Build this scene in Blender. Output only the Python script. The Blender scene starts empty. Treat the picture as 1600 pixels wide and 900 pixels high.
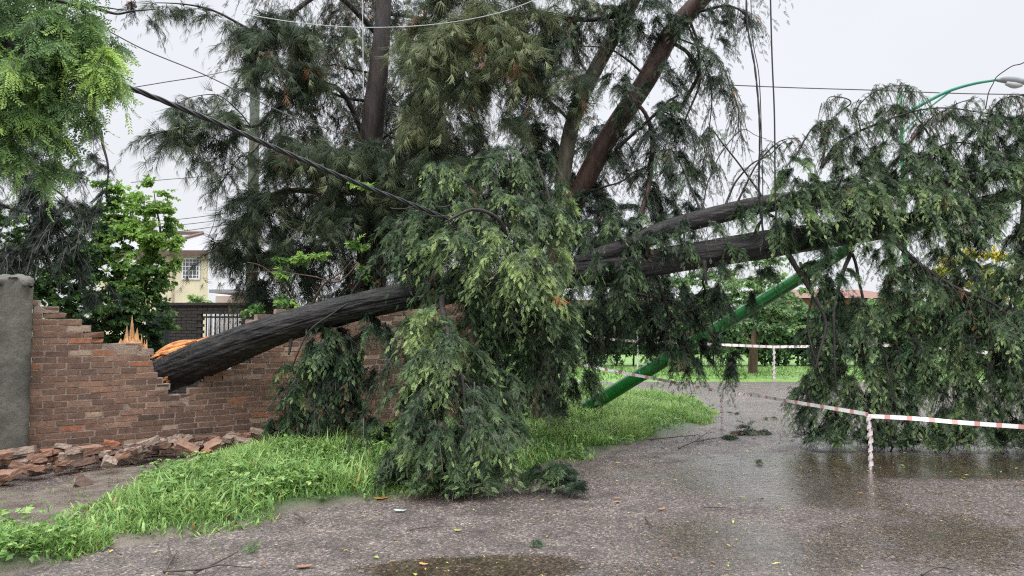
import bpy, math, random
import numpy as np
from mathutils import Vector

random.seed(7)
RNG = np.random.default_rng(11)
sc = bpy.context.scene
COL = sc.collection
R = math.radians

# ------------------------------------------------------------------ camera
F = 1150.0                       # focal length in photo pixels (1600 wide)
EYE = 1.62
PITCH = math.atan(58.0 / F)
cam_d = bpy.data.cameras.new("camera")
cam = bpy.data.objects.new("camera", cam_d)
COL.objects.link(cam)
cam.location = (0, 0, EYE)
cam.rotation_euler = (R(90) + PITCH, 0, 0)
cam_d.sensor_width = 36.0
cam_d.lens = 36.0 * F / 1600.0
cam_d.clip_start = 0.05
cam_d.clip_end = 2000
sc.camera = cam

# ------------------------------------------------------------------ world, sun, exposure
w = bpy.data.worlds.new("World")
sc.world = w
w.use_nodes = True
nt = w.node_tree
nt.nodes.clear()
SUN_EL, SUN_AZ = R(58), R(200)
o_ = nt.nodes.new("ShaderNodeOutputWorld")
bg = nt.nodes.new("ShaderNodeBackground")
bg.inputs[1].default_value = 0.1
sky = nt.nodes.new("ShaderNodeTexSky")
sky.sky_type = 'NISHITA'
sky.sun_disc = False
sky.sun_elevation = SUN_EL
sky.sun_rotation = SUN_AZ
hs = nt.nodes.new("ShaderNodeHueSaturation")
hs.inputs['Saturation'].default_value = 0.25
tc = nt.nodes.new("ShaderNodeTexCoord")
sx = nt.nodes.new("ShaderNodeSeparateXYZ")
rp = nt.nodes.new("ShaderNodeValToRGB")       # overcast: brighter towards the zenith
rp.color_ramp.elements[0].position = 0.0
rp.color_ramp.elements[0].color = (0.245, 0.250, 0.262, 1)
rp.color_ramp.elements[1].position = 1.0
rp.color_ramp.elements[1].color = (1.25, 1.27, 1.32, 1)
e = rp.color_ramp.elements.new(0.42)
e.color = (0.243, 0.250, 0.266, 1)
e = rp.color_ramp.elements.new(0.62)
e.color = (0.78, 0.80, 0.83, 1)
nz = nt.nodes.new("ShaderNodeTexNoise")
nz.inputs['Scale'].default_value = 1.6
nz.inputs['Detail'].default_value = 4
mr = nt.nodes.new("ShaderNodeMapRange")
mr.inputs[1].default_value = 0.3
mr.inputs[2].default_value = 0.7
mr.inputs[3].default_value = 30.0 * 0.90
mr.inputs[4].default_value = 30.0 * 1.03
ml = nt.nodes.new("ShaderNodeVectorMath")
ml.operation = 'SCALE'
mx = nt.nodes.new("ShaderNodeMix")
mx.data_type = 'RGBA'
mx.inputs[0].default_value = 0.93
L = nt.links.new
L(tc.outputs['Generated'], sx.inputs[0])
L(sx.outputs['Z'], rp.inputs[0])
L(tc.outputs['Generated'], nz.inputs['Vector'])
L(nz.outputs['Fac'], mr.inputs[0])
L(rp.outputs[0], ml.inputs[0])
L(mr.outputs[0], ml.inputs['Scale'])
L(sky.outputs[0], hs.inputs['Color'])
L(hs.outputs[0], mx.inputs[6])
L(ml.outputs[0], mx.inputs[7])
L(mx.outputs[2], bg.inputs[0])
L(bg.outputs[0], o_.inputs[0])

sd = bpy.data.lights.new("sun", 'SUN')
sd.energy = 0.9
sd.angle = R(20)
sd.color = (1.0, 0.97, 0.93)
so = bpy.data.objects.new("sun", sd)
COL.objects.link(so)
# the light comes from behind the photographer's left shoulder, high up
so.rotation_euler = (R(90) - SUN_EL, 0, R(180) - SUN_AZ + R(0))

sc.view_settings.view_transform = 'Standard'
sc.view_settings.look = 'None'
sc.view_settings.exposure = 0.32
sc.view_settings.gamma = 1.0
sc.render.engine = 'CYCLES'
sc.cycles.max_bounces = 5
sc.cycles.diffuse_bounces = 3
sc.cycles.glossy_bounces = 2
sc.cycles.transmission_bounces = 3
sc.cycles.transparent_max_bounces = 4
sc.cycles.use_denoising = False
sc.cycles.use_adaptive_sampling = True
sc.cycles.adaptive_threshold = 0.01
sc.cycles.sample_clamp_indirect = 6
sc.cycles.filter_width = 1.2

# ------------------------------------------------------------------ placing helpers
cp, sp = math.cos(PITCH), math.sin(PITCH)


def P(u, v, Y):
    """World point on the ray of photo pixel (u, v) at distance Y in front of the camera."""
    x = (u - 800) / F
    y = (450 - v) / F
    wy = cp - y * sp
    wz = sp + y * cp
    k = Y / wy
    return np.array([x * k, Y, EYE + wz * k])


def G(u, v, z=0.0):
    x = (u - 800) / F
    y = (450 - v) / F
    wy = cp - y * sp
    wz = sp + y * cp
    k = (z - EYE) / wz
    return np.array([x * k, wy * k, z])


def _hash(ix, iy, iz, seed):
    n = (ix.astype(np.int64) * 374761393 + iy.astype(np.int64) * 668265263 + iz.astype(np.int64) * 2147483647 + seed * 1274126177) & 0xFFFFFFFF
    n = ((n ^ (n >> 13)) * 1274126177) & 0xFFFFFFFF
    n = n ^ (n >> 16)
    return (n & 0xFFFF) / 65535.0


def vnoise(p, seed=0):
    """value noise of an (n,3) array, 0..1"""
    p = np.asarray(p, float)
    i = np.floor(p).astype(np.int64)
    f = p - i
    f = f * f * (3 - 2 * f)
    r = 0
    for dx in (0, 1):
        for dy in (0, 1):
            for dz in (0, 1):
                wgt = (f[:, 0] if dx else 1 - f[:, 0]) * (f[:, 1] if dy else 1 - f[:, 1]) * (f[:, 2] if dz else 1 - f[:, 2])
                r = r + wgt * _hash(i[:, 0] + dx, i[:, 1] + dy, i[:, 2] + dz, seed)
    return r


def fbm(p, seed=0, o=4):
    r, a, t = 0, 1.0, 0
    p = np.asarray(p, float)
    for k in range(o):
        r = r + a * vnoise(p * (2 ** k) + 17.3 * k, seed + k)
        t += a
        a *= 0.5
    return r / t


# ------------------------------------------------------------------ mesh helpers
class Acc:
    """collects triangles / quads into one mesh"""

    def __init__(self):
        self.v, self.t, self.q, self.a = [], [], [], []
        self.n = 0

    def add(self, v, t=None, q=None, a=0.0):
        v = np.asarray(v, float).reshape(-1, 3)
        if t is not None and len(t):
            self.t.append(np.asarray(t, np.int64) + self.n)
        if q is not None and len(q):
            self.q.append(np.asarray(q, np.int64) + self.n)
        self.v.append(v)
        self.a.append(np.broadcast_to(np.asarray(a, float), (len(v),)).copy())
        self.n += len(v)

    def build(self, name, mat, parent=None, smooth=False, attr='tint', local=None):
        v = np.concatenate(self.v) if self.v else np.zeros((0, 3))
        if local is not None:
            v = v - np.asarray(local)
        a = np.concatenate(self.a)
        t = np.concatenate(self.t) if self.t else np.zeros((0, 3), np.int64)
        q = np.concatenate(self.q) if self.q else np.zeros((0, 4), np.int64)
        me = bpy.data.meshes.new(name)
        me.vertices.add(len(v))
        me.vertices.foreach_set('co', v.astype(np.float32).ravel())
        idx = np.concatenate([t.ravel(), q.ravel()]).astype(np.int32)
        me.loops.add(len(idx))
        me.loops.foreach_set('vertex_index', idx)
        tot = len(t) + len(q)
        me.polygons.add(tot)
        ls = np.concatenate([np.arange(len(t)) * 3, len(t) * 3 + np.arange(len(q)) * 4]).astype(np.int32)
        me.polygons.foreach_set('loop_start', ls)
        me.polygons.foreach_set('use_smooth', np.full(tot, smooth))
        at = me.attributes.new(attr, 'FLOAT', 'POINT')
        at.data.foreach_set('value', a.astype(np.float32))
        me.update(calc_edges=True)
        me.validate()
        me.materials.append(mat)
        o = bpy.data.objects.new(name, me)
        COL.objects.link(o)
        if local is not None and parent is None:
            o.location = local
        if parent is not None:
            o.parent = parent
            if local is not None:
                o.location = local
        return o


def thing(name, label, cat, loc=(0, 0, 0), group=None):
    o = bpy.data.objects.new(name, None)
    o.empty_display_size = 0.2
    COL.objects.link(o)
    o.location = loc
    return tag(o, label, cat, group)


def tag(o, label=None, cat=None, group=None, kind=None):
    if label:
        o['label'] = label
    if cat:
        o['category'] = cat
    if group:
        o['group'] = group
    if kind:
        o['kind'] = kind
    return o


def catmull(pts, n):
    pts = np.asarray(pts, float)
    if len(pts) == 2:
        s = np.linspace(0, 1, n)[:, None]
        return pts[0] * (1 - s) + pts[1] * s
    ext = np.vstack([2 * pts[0] - pts[1], pts, 2 * pts[-1] - pts[-2]])
    seg = len(pts) - 1
    out = []
    for s in np.linspace(0, seg - 1e-9, n):
        i = int(s)
        t = s - i
        p0, p1, p2, p3 = ext[i], ext[i + 1], ext[i + 2], ext[i + 3]
        out.append(0.5 * ((2 * p1) + (-p0 + p2) * t + (2 * p0 - 5 * p1 + 4 * p2 - p3) * t * t + (-p0 + 3 * p1 - 3 * p2 + p3) * t ** 3))
    return np.array(out)


def tube(acc, pts, rad, n=24, k=8, amp=0.0, freq=3.0, cap=True, seed=0, a=0.0, wob=0.0, rag=0.0):
    """tapered tube along a smooth path; amp = bark relief as a share of the radius"""
    pr = np.column_stack([np.asarray(pts, float), np.asarray(rad, float)])
    c = catmull(pr, n)
    P_, r_ = c[:, :3], np.maximum(c[:, 3], 0.0015)
    if wob:
        P_ = P_ + wob * (np.column_stack([vnoise(np.column_stack([np.arange(n) * 0.22, np.full(n, 3.1 * j), np.full(n, seed)]), seed + j) for j in range(3)]) - 0.5) * np.linspace(0, 1, n)[:, None] ** 0.5
    T = np.gradient(P_, axis=0)
    T /= np.linalg.norm(T, axis=1)[:, None] + 1e-9
    N = np.zeros_like(T)
    ref = np.array([0, 0, 1.0]) if abs(T[0, 2]) < 0.9 else np.array([0, 1.0, 0])
    for i in range(n):
        nn = ref - T[i] * ref.dot(T[i])
        nn /= np.linalg.norm(nn) + 1e-9
        N[i] = nn
        ref = nn
    B = np.cross(T, N)
    th = np.linspace(0, 2 * np.pi, k, endpoint=False)
    ct, st = np.cos(th), np.sin(th)
    ln = np.concatenate([[0], np.cumsum(np.linalg.norm(np.diff(P_, axis=0), axis=1))])
    rr = np.repeat(r_[:, None], k, 1)
    if amp:
        LL, CT = np.meshgrid(ln, ct, indexing='ij')
        _, ST = np.meshgrid(ln, st, indexing='ij')
        q = np.column_stack([LL.ravel() * freq * 0.45, CT.ravel() * freq, ST.ravel() * freq])
        # slightly spiralled furrows
        q2 = np.column_stack([LL.ravel() * freq * 0.55, CT.ravel() * freq * 3.4 + LL.ravel() * 1.3, ST.ravel() * freq * 3.4])
        nse = (1 - 2 * np.abs(fbm(q, seed, 3) - 0.5)) * 0.6 + (1 - 2 * np.abs(fbm(q2, seed + 9, 3) - 0.5)) * 0.8 - 1.1
        big = fbm(q * 0.35, seed + 31, 2) - 0.5
        rr = rr * (1 + amp * nse.reshape(rr.shape) + amp * 0.8 * big.reshape(rr.shape))
    V = P_[:, None, :] + rr[:, :, None] * (ct[None, :, None] * N[:, None, :] + st[None, :, None] * B[:, None, :])
    if rag:      # torn, jagged first end
        jag = vnoise(np.column_stack([ct * 3.2, st * 3.2, 0 * ct]), seed + 3) * 0.6 + RNG.random(k) ** 2 * 0.7
        fall = np.clip(1 - ln / (rag * 1.5), 0, 1)
        V = V + (fall[:, None] * (jag[None] - 0.55) * rag)[:, :, None] * -T[:, None, :]
        V[0] = V[0] * 0.96 + P_[0] * 0.04
    V = V.reshape(-1, 3)
    i, j = np.meshgrid(np.arange(n - 1), np.arange(k), indexing='ij')
    j2 = (j + 1) % k
    q = np.stack([i * k + j, i * k + j2, (i + 1) * k + j2, (i + 1) * k + j], -1).reshape(-1, 4)
    t = None
    if cap:
        V = np.vstack([V, P_[0], P_[-1]])
        m = n * k
        jj = np.arange(k)
        jn = (jj + 1) % k
        t = np.vstack([np.column_stack([np.full(k, m), jn, jj]), np.column_stack([np.full(k, m + 1), (n - 1) * k + jj, (n - 1) * k + jn])])
    acc.add(V, t, q, a)


def box(acc, lo, hi, rot=None, org=None, a=0.0, jit=0.0):
    lo, hi = np.array(lo, float), np.array(hi, float)
    v = np.array([[x, y, z] for z in (0, 1) for y in (0, 1) for x in (0, 1)], float)
    v = lo + v * (hi - lo)
    if jit:
        v = v + RNG.uniform(-jit, jit, v.shape)
    if rot is not None:
        v = v @ np.asarray(rot).T
    if org is not None:
        v = v + np.asarray(org)
    q = [[0, 2, 3, 1], [4, 5, 7, 6], [0, 1, 5, 4], [2, 6, 7, 3], [0, 4, 6, 2], [1, 3, 7, 5]]
    acc.add(v, None, q, a)


def rotz(t):
    c, s = math.cos(t), math.sin(t)
    return np.array([[c, -s, 0], [s, c, 0], [0, 0, 1]])


def euler(rx, ry, rz):
    cx, sx_ = math.cos(rx), math.sin(rx)
    cy, sy_ = math.cos(ry), math.sin(ry)
    X = np.array([[1, 0, 0], [0, cx, -sx_], [0, sx_, cx]])
    Y_ = np.array([[cy, 0, sy_], [0, 1, 0], [-sy_, 0, cy]])
    return rotz(rz) @ Y_ @ X


def inpoly(x, y, poly):
    poly = np.asarray(poly)[:, :2]
    ins = np.zeros(x.shape, bool)
    n = len(poly)
    for i in range(n):
        x1, y1 = poly[i]
        x2, y2 = poly[(i + 1) % n]
        c = ((y1 > y) != (y2 > y)) & (x < (x2 - x1) * (y - y1) / (y2 - y1 + 1e-12) + x1)
        ins ^= c
    return ins


def polydist(x, y, poly):
    """signed distance, positive inside"""
    poly = np.asarray(poly)[:, :2]
    d = np.full(x.shape, 1e9)
    n = len(poly)
    for i in range(n):
        a_, b_ = poly[i], poly[(i + 1) % n]
        ab = b_ - a_
        t = np.clip(((x - a_[0]) * ab[0] + (y - a_[1]) * ab[1]) / (ab @ ab + 1e-12), 0, 1)
        d = np.minimum(d, np.hypot(x - a_[0] - t * ab[0], y - a_[1] - t * ab[1]))
    return np.where(inpoly(x, y, poly), d, -d)


# ------------------------------------------------------------------ material helpers
def newmat(name):
    m = bpy.data.materials.new(name)
    m.use_nodes = True
    t = m.node_tree
    t.nodes.clear()
    out = t.nodes.new("ShaderNodeOutputMaterial")
    b = t.nodes.new("ShaderNodeBsdfPrincipled")
    t.links.new(b.outputs[0], out.inputs[0])
    return m, t, b, out


def N_(t, typ, **kw):
    n = t.nodes.new(typ)
    for k, v in kw.items():
        if k.startswith('_'):
            setattr(n, k[1:], v)
        else:
            n.inputs[k.replace('__', ' ')].default_value = v
    return n


def ramp(t, stops, inp=None):
    r = t.nodes.new("ShaderNodeValToRGB")
    el = r.color_ramp.elements
    while len(el) < len(stops):
        el.new(0.5)
    for e_, (p, c) in zip(el, stops):
        e_.position = p
        e_.color = (*c, 1) if len(c) == 3 else c
    if inp is not None:
        t.links.new(inp, r.inputs[0])
    return r


def simple(name, col, rough=0.6, metal=0.0, var=0.25, scale=6.0, bump=0.0, bscale=40, stretch=(1, 1, 1), spec=0.4):
    m, t, b, out = newmat(name)
    tc_ = N_(t, "ShaderNodeTexCoord")
    mp = N_(t, "ShaderNodeMapping")
    mp.inputs['Scale'].default_value = stretch
    t.links.new(tc_.outputs['Object'], mp.inputs[0])
    n = N_(t, "ShaderNodeTexNoise", Scale=scale, Detail=6.0, Roughness=0.65)
    t.links.new(mp.outputs[0], n.inputs['Vector'])
    c1 = tuple(max(0, c * (1 - var)) for c in col)
    c2 = tuple(min(1, c * (1 + var)) for c in col)
    r = ramp(t, [(0.3, c1), (0.7, c2)], n.outputs['Fac'])
    t.links.new(r.outputs[0], b.inputs['Base Color'])
    b.inputs['Roughness'].default_value = rough
    b.inputs['Metallic'].default_value = metal
    b.inputs['Specular IOR Level'].default_value = spec
    if bump:
        n2 = N_(t, "ShaderNodeTexNoise", Scale=bscale, Detail=5.0)
        t.links.new(mp.outputs[0], n2.inputs['Vector'])
        bp = N_(t, "ShaderNodeBump", Strength=bump, Distance=0.02)
        t.links.new(n2.outputs['Fac'], bp.inputs['Height'])
        t.links.new(bp.outputs[0], b.inputs['Normal'])
    return m


def foliage_mat(name, stops, dead=(0.20, 0.095, 0.045), trans=0.3, rough=0.5, spec=0.35):
    """green by tint (0 old leaves and painted inner shade .. 1 young and bright tops); tint 2 = dead brown"""
    m, t, b, out = newmat(name)
    at = N_(t, "ShaderNodeAttribute")
    at.attribute_name = 'tint'
    r = ramp(t, stops, at.outputs['Fac'])
    gt = N_(t, "ShaderNodeMath", _operation='GREATER_THAN')
    gt.inputs[1].default_value = 1.5
    t.links.new(at.outputs['Fac'], gt.inputs[0])
    mx_ = N_(t, "ShaderNodeMix", _data_type='RGBA')
    t.links.new(gt.outputs[0], mx_.inputs[0])
    t.links.new(r.outputs[0], mx_.inputs[6])
    mx_.inputs[7].default_value = (*dead, 1)
    t.links.new(mx_.outputs[2], b.inputs['Base Color'])
    b.inputs['Roughness'].default_value = rough
    b.inputs['Specular IOR Level'].default_value = spec
    tr = N_(t, "ShaderNodeBsdfTranslucent")
    t.links.new(mx_.outputs[2], tr.inputs[0])
    ms = N_(t, "ShaderNodeMixShader")
    ms.inputs[0].default_value = trans
    t.links.new(b.outputs[0], ms.inputs[1])
    t.links.new(tr.outputs[0], ms.inputs[2])
    t.links.new(ms.outputs[0], out.inputs[0])
    return m


M = {}
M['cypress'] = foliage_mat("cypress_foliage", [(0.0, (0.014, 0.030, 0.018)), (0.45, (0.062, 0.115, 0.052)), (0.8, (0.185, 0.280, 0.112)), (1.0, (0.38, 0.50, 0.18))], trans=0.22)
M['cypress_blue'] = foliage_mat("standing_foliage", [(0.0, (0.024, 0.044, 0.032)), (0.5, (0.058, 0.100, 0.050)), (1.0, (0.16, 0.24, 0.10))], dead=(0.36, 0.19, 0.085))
M['needle'] = foliage_mat("needle_foliage", [(0.0, (0.026, 0.044, 0.028)), (0.5, (0.085, 0.120, 0.062)), (1.0, (0.30, 0.34, 0.17))], rough=0.55)
M['dark'] = foliage_mat("dark_cedar_foliage", [(0.0, (0.014, 0.026, 0.020)), (0.6, (0.034, 0.060, 0.038)), (1.0, (0.07, 0.12, 0.055))])
M['pepper'] = foliage_mat("feathery_leaves", [(0.0, (0.060, 0.120, 0.045)), (0.5, (0.21, 0.35, 0.13)), (1.0, (0.46, 0.64, 0.14))], trans=0.4)
M['broad'] = foliage_mat("broad_leaves", [(0.0, (0.030, 0.070, 0.028)), (0.5, (0.10, 0.21, 0.055)), (1.0, (0.36, 0.56, 0.13))], trans=0.4)
M['yellow'] = foliage_mat("yellow_leaves", [(0.0, (0.12, 0.18, 0.03)), (0.5, (0.42, 0.42, 0.05)), (1.0, (0.75, 0.65, 0.08))], trans=0.4)
M['hedge'] = foliage_mat("hedge_leaves", [(0.0, (0.022, 0.058, 0.026)), (0.5, (0.055, 0.125, 0.045)), (1.0, (0.16, 0.28, 0.08))], trans=0.25)
M['pale'] = foliage_mat("pale_leaves", [(0.0, (0.09, 0.16, 0.07)), (0.5, (0.20, 0.32, 0.13)), (1.0, (0.42, 0.55, 0.25))], trans=0.4)
M['grass'] = foliage_mat("grass_blades", [(0.0, (0.050, 0.115, 0.032)), (0.5, (0.165, 0.315, 0.078)), (1.0, (0.41, 0.56, 0.19))], dead=(0.40, 0.30, 0.10), trans=0.35, rough=0.4)
M['litter'] = foliage_mat("leaf_litter", [(0.0, (0.05, 0.032, 0.02)), (0.35, (0.20, 0.10, 0.04)), (0.6, (0.36, 0.24, 0.10)), (0.8, (0.55, 0.50, 0.10)), (1.0, (0.28, 0.42, 0.08))], trans=0.1, rough=0.35)


def bark_mat(name, c1, c2, c3, rough=0.6, sc_=9.0, stretch=(0.25, 1.6, 1.6), bump=0.9):
    m, t, b, out = newmat(name)
    tc_ = N_(t, "ShaderNodeTexCoord")
    mp = N_(t, "ShaderNodeMapping")
    mp.inputs['Scale'].default_value = stretch
    t.links.new(tc_.outputs['Object'], mp.inputs[0])
    n = N_(t, "ShaderNodeTexNoise", Scale=sc_, Detail=9.0, Roughness=0.72, Distortion=0.4)
    t.links.new(mp.outputs[0], n.inputs['Vector'])
    n2 = N_(t, "ShaderNodeTexNoise", Scale=2.2, Detail=4.0)
    t.links.new(tc_.outputs['Object'], n2.inputs['Vector'])
    r = ramp(t, [(0.3, c1), (0.5, c2), (0.74, c3)], n.outputs['Fac'])
    mx_ = N_(t, "ShaderNodeMix", _data_type='RGBA', _blend_type='MULTIPLY')
    r2 = ramp(t, [(0.35, (0.55, 0.55, 0.58)), (0.65, (1.15, 1.1, 1.05))], n2.outputs['Fac'])
    mx_.inputs[0].default_value = 0.8
    t.links.new(r.outputs[0], mx_.inputs[6])
    t.links.new(r2.outputs[0], mx_.inputs[7])
    t.links.new(mx_.outputs[2], b.inputs['Base Color'])
    b.inputs['Roughness'].default_value = rough
    b.inputs['Specular IOR Level'].default_value = 0.3
    bp = N_(t, "ShaderNodeBump", Strength=bump, Distance=0.03)
    t.links.new(n.outputs['Fac'], bp.inputs['Height'])
    t.links.new(bp.outputs[0], b.inputs['Normal'])
    return m


M['bark_wet'] = bark_mat("wet_dark_bark", (0.004, 0.004, 0.005), (0.016, 0.014, 0.014), (0.085, 0.079, 0.077), rough=0.42, sc_=7.0, stretch=(0.16, 2.4, 2.4), bump=1.0)
M['bark_dark'] = bark_mat("dark_bark", (0.012, 0.011, 0.011), (0.035, 0.030, 0.028), (0.08, 0.07, 0.065), rough=0.5, stretch=(1, 1, 0.3))
M['bark_red'] = bark_mat("reddish_bark", (0.026, 0.016, 0.014), (0.075, 0.042, 0.034), (0.13, 0.08, 0.062), rough=0.5, stretch=(1.2, 1.2, 0.25), bump=0.5)
M['bark_purple'] = bark_mat('purplish_dark_bark', (0.014, 0.011, 0.011), (0.040, 0.030, 0.029), (0.085, 0.066, 0.062), rough=0.55, stretch=(1.4, 1.4, 0.22), bump=0.7)
M['bark_grey'] = bark_mat("grey_olive_bark", (0.06, 0.058, 0.045), (0.15, 0.14, 0.105), (0.25, 0.23, 0.17), rough=0.55, stretch=(1.2, 1.2, 0.25), bump=0.5)
M['bark_brown'] = bark_mat("brown_bark", (0.05, 0.032, 0.022), (0.12, 0.08, 0.055), (0.2, 0.14, 0.10), stretch=(1, 1, 0.3))
M['split'] = bark_mat("split_wood", (0.32, 0.11, 0.035), (0.66, 0.30, 0.11), (0.85, 0.52, 0.26), rough=0.5, sc_=22, stretch=(0.3, 1.5, 0.5), bump=0.5)
M['split_up'] = bark_mat("stump_split_wood", (0.60, 0.26, 0.08), (0.90, 0.52, 0.24), (0.95, 0.75, 0.50), rough=0.5, sc_=22, stretch=(1.5, 1.5, 0.3), bump=0.5)
M['split_red'] = bark_mat("red_split_wood", (0.16, 0.035, 0.012), (0.42, 0.12, 0.04), (0.6, 0.24, 0.09), rough=0.5, sc_=22, stretch=(0.3, 1.5, 0.6), bump=0.5)
M['twig'] = simple("twig_bark", (0.075, 0.060, 0.05), rough=0.6, var=0.4)
M['green_pole'] = simple("green_pole_paint", (0.012, 0.150, 0.028), rough=0.33, var=0.3, scale=2.0, bump=0.12, bscale=12, spec=0.5)
M['teal'] = simple("teal_paint", (0.06, 0.27, 0.19), rough=0.35, var=0.15, scale=3.0)
M['bright_green'] = simple("bright_green_paint", (0.015, 0.20, 0.06), rough=0.3, var=0.15, scale=3.0)
M['cable'] = simple("black_cable", (0.016, 0.017, 0.020), rough=0.4, var=0.3)
M['wire_grey'] = simple("grey_wire", (0.12, 0.12, 0.13), rough=0.5, var=0.2)
M['wire_pale'] = simple("pale_wire", (0.42, 0.46, 0.45), rough=0.5, var=0.2)
M['concrete_pole'] = simple("mossy_concrete", (0.13, 0.155, 0.12), rough=0.9, var=0.3, scale=5, bump=0.3)

# ------------------------------------------------------------------ setting : ground, road, verges
m, t, b, out = newmat("bare_earth")
tc_ = N_(t, "ShaderNodeTexCoord")
n = N_(t, "ShaderNodeTexNoise", Scale=1.3, Detail=8.0, Roughness=0.7)
t.links.new(tc_.outputs['Object'], n.inputs['Vector'])
r = ramp(t, [(0.3, (0.055, 0.045, 0.034)), (0.55, (0.12, 0.10, 0.07)), (0.7, (0.08, 0.12, 0.035))], n.outputs['Fac'])
t.links.new(r.outputs[0], b.inputs['Base Color'])
b.inputs['Roughness'].default_value = 0.8
M['earth'] = m

# wet asphalt; 'tint' attribute = how much water lies on it (0 gravelly .. 1 standing water)
m, t, b, out = newmat("wet_asphalt")
tc_ = N_(t, "ShaderNodeTexCoord")
at = N_(t, "ShaderNodeAttribute")
at.attribute_name = 'tint'
nf = N_(t, "ShaderNodeTexNoise", Scale=38.0, Detail=4.0, Roughness=0.7)
nm = N_(t, "ShaderNodeTexNoise", Scale=3.0, Detail=6.0, Roughness=0.65)
vo = N_(t, "ShaderNodeTexVoronoi", Scale=58.0)
vo2 = N_(t, "ShaderNodeTexVoronoi", Scale=115.0)
nl = N_(t, "ShaderNodeTexNoise", Scale=0.55, Detail=3.0)
for x_ in (nf, nm, vo, vo2, nl):
    t.links.new(tc_.outputs['Object'], x_.inputs['Vector'])
# stone colours
st = ramp(t, [(0.0, (0.030, 0.025, 0.023)), (0.45, (0.094, 0.078, 0.073)), (0.75, (0.175, 0.147, 0.138)), (1.0, (0.44, 0.38, 0.34))], vo.outputs['Color'])
big = ramp(t, [(0.32, (0.42, 0.37, 0.35)), (0.5, (0.85, 0.78, 0.74)), (0.68, (1.25, 1.18, 1.14))], nm.outputs['Fac'])
mxa = N_(t, "ShaderNodeMix", _data_type='RGBA', _blend_type='MULTIPLY')
mxa.inputs[0].default_value = 1.0
t.links.new(st.outputs[0], mxa.inputs[6])
t.links.new(big.outputs[0], mxa.inputs[7])
# water factor
wn = N_(t, "ShaderNodeMath", _operation='MULTIPLY_ADD')      # noise*0.9 + attr
wn.inputs[1].default_value = 1.15
t.links.new(nm.outputs['Fac'], wn.inputs[0])
t.links.new(at.outputs['Fac'], wn.inputs[2])
wn2 = N_(t, "ShaderNodeMath", _operation='MULTIPLY_ADD')
wn2.inputs[1].default_value = 1.0
t.links.new(nf.outputs['Fac'], wn2.inputs[0])
t.links.new(wn.outputs[0], wn2.inputs[2])
wf = N_(t, "ShaderNodeMapRange")
wf.inputs[1].default_value = 1.38
wf.inputs[2].default_value = 1.66
t.links.new(wn2.outputs[0], wf.inputs[0])
wet = wf.outputs[0]
mud = N_(t, "ShaderNodeMix", _data_type='RGBA')
t.links.new(wet, mud.inputs[0])
t.links.new(mxa.outputs[2], mud.inputs[6])
mxm = N_(t, "ShaderNodeMix", _data_type='RGBA', _blend_type='MULTIPLY')
mxm.inputs[0].default_value = 1.0
t.links.new(mxa.outputs[2], mxm.inputs[6])
mxm.inputs[7].default_value = (0.72, 0.62, 0.55, 1)
t.links.new(mxm.outputs[2], mud.inputs[7])
t.links.new(mud.outputs[2], b.inputs['Base Color'])
rr_ = N_(t, "ShaderNodeMapRange")
rr_.inputs[3].default_value = 0.50
rr_.inputs[4].default_value = 0.10
t.links.new(wet, rr_.inputs[0])
t.links.new(rr_.outputs[0], b.inputs['Roughness'])
b.inputs['Specular IOR Level'].default_value = 0.8
t.links.new(wet, b.inputs['Coat Weight'])
crr = N_(t, 'ShaderNodeMapRange')
crr.inputs[1].default_value = 1.0
crr.inputs[2].default_value = 1.4
crr.inputs[3].default_value = 0.13
crr.inputs[4].default_value = 0.04
t.links.new(at.outputs['Fac'], crr.inputs[0])
t.links.new(crr.outputs[0], b.inputs['Coat Roughness'])
b.inputs['Coat IOR'].default_value = 2.7
hh = N_(t, "ShaderNodeMath", _operation='ADD')
t.links.new(vo.outputs['Distance'], hh.inputs[0])
t.links.new(nf.outputs['Fac'], hh.inputs[1])
bs = N_(t, "ShaderNodeMapRange")
bs.inputs[3].default_value = 1.0
bs.inputs[4].default_value = 0.30
t.links.new(wet, bs.inputs[0])
bp = N_(t, "ShaderNodeBump", Distance=0.012)
t.links.new(bs.outputs[0], bp.inputs['Strength'])
t.links.new(hh.outputs[0], bp.inputs['Height'])
t.links.new(bp.outputs[0], b.inputs['Normal'])
rip = N_(t, 'ShaderNodeTexNoise', Scale=17.0, Detail=3.0, Roughness=0.6)
mpr = N_(t, 'ShaderNodeMapping')
mpr.inputs['Scale'].default_value = (0.7, 1.5, 1)
t.links.new(tc_.outputs['Object'], mpr.inputs[0])
t.links.new(mpr.outputs[0], rip.inputs['Vector'])
bpc = N_(t, 'ShaderNodeBump', Distance=0.03)
rst = N_(t, 'ShaderNodeMapRange')
rst.inputs[1].default_value = 1.0
rst.inputs[2].default_value = 1.4
rst.inputs[3].default_value = 0.30
rst.inputs[4].default_value = 0.12
t.links.new(at.outputs['Fac'], rst.inputs[0])
t.links.new(rst.outputs[0], bpc.inputs['Strength'])
t.links.new(rip.outputs['Fac'], bpc.inputs['Height'])
t.links.new(bpc.outputs[0], b.inputs['Coat Normal'])
M['road'] = m


def grid(x0, x1, y0, y1, s):
    xs = np.arange(x0, x1 + s * 0.5, s)
    ys = np.arange(y0, y1 + s * 0.5, s)
    X, Y = np.meshgrid(xs, ys, indexing='ij')
    nx, ny = len(xs), len(ys)
    i, j = np.meshgrid(np.arange(nx - 1), np.arange(ny - 1), indexing='ij')
    q = np.stack([i * ny + j, (i + 1) * ny + j, (i + 1) * ny + j + 1, i * ny + j + 1], -1).reshape(-1, 4)
    return X.ravel(), Y.ravel(), q


a = Acc()
a.add([[-400, -60, -0.03], [400, -60, -0.03], [400, 900, -0.03], [-400, 900, -0.03]], None, [[0, 1, 2, 3]])
tag(a.build("ground", M['earth']), kind='structure')

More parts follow.
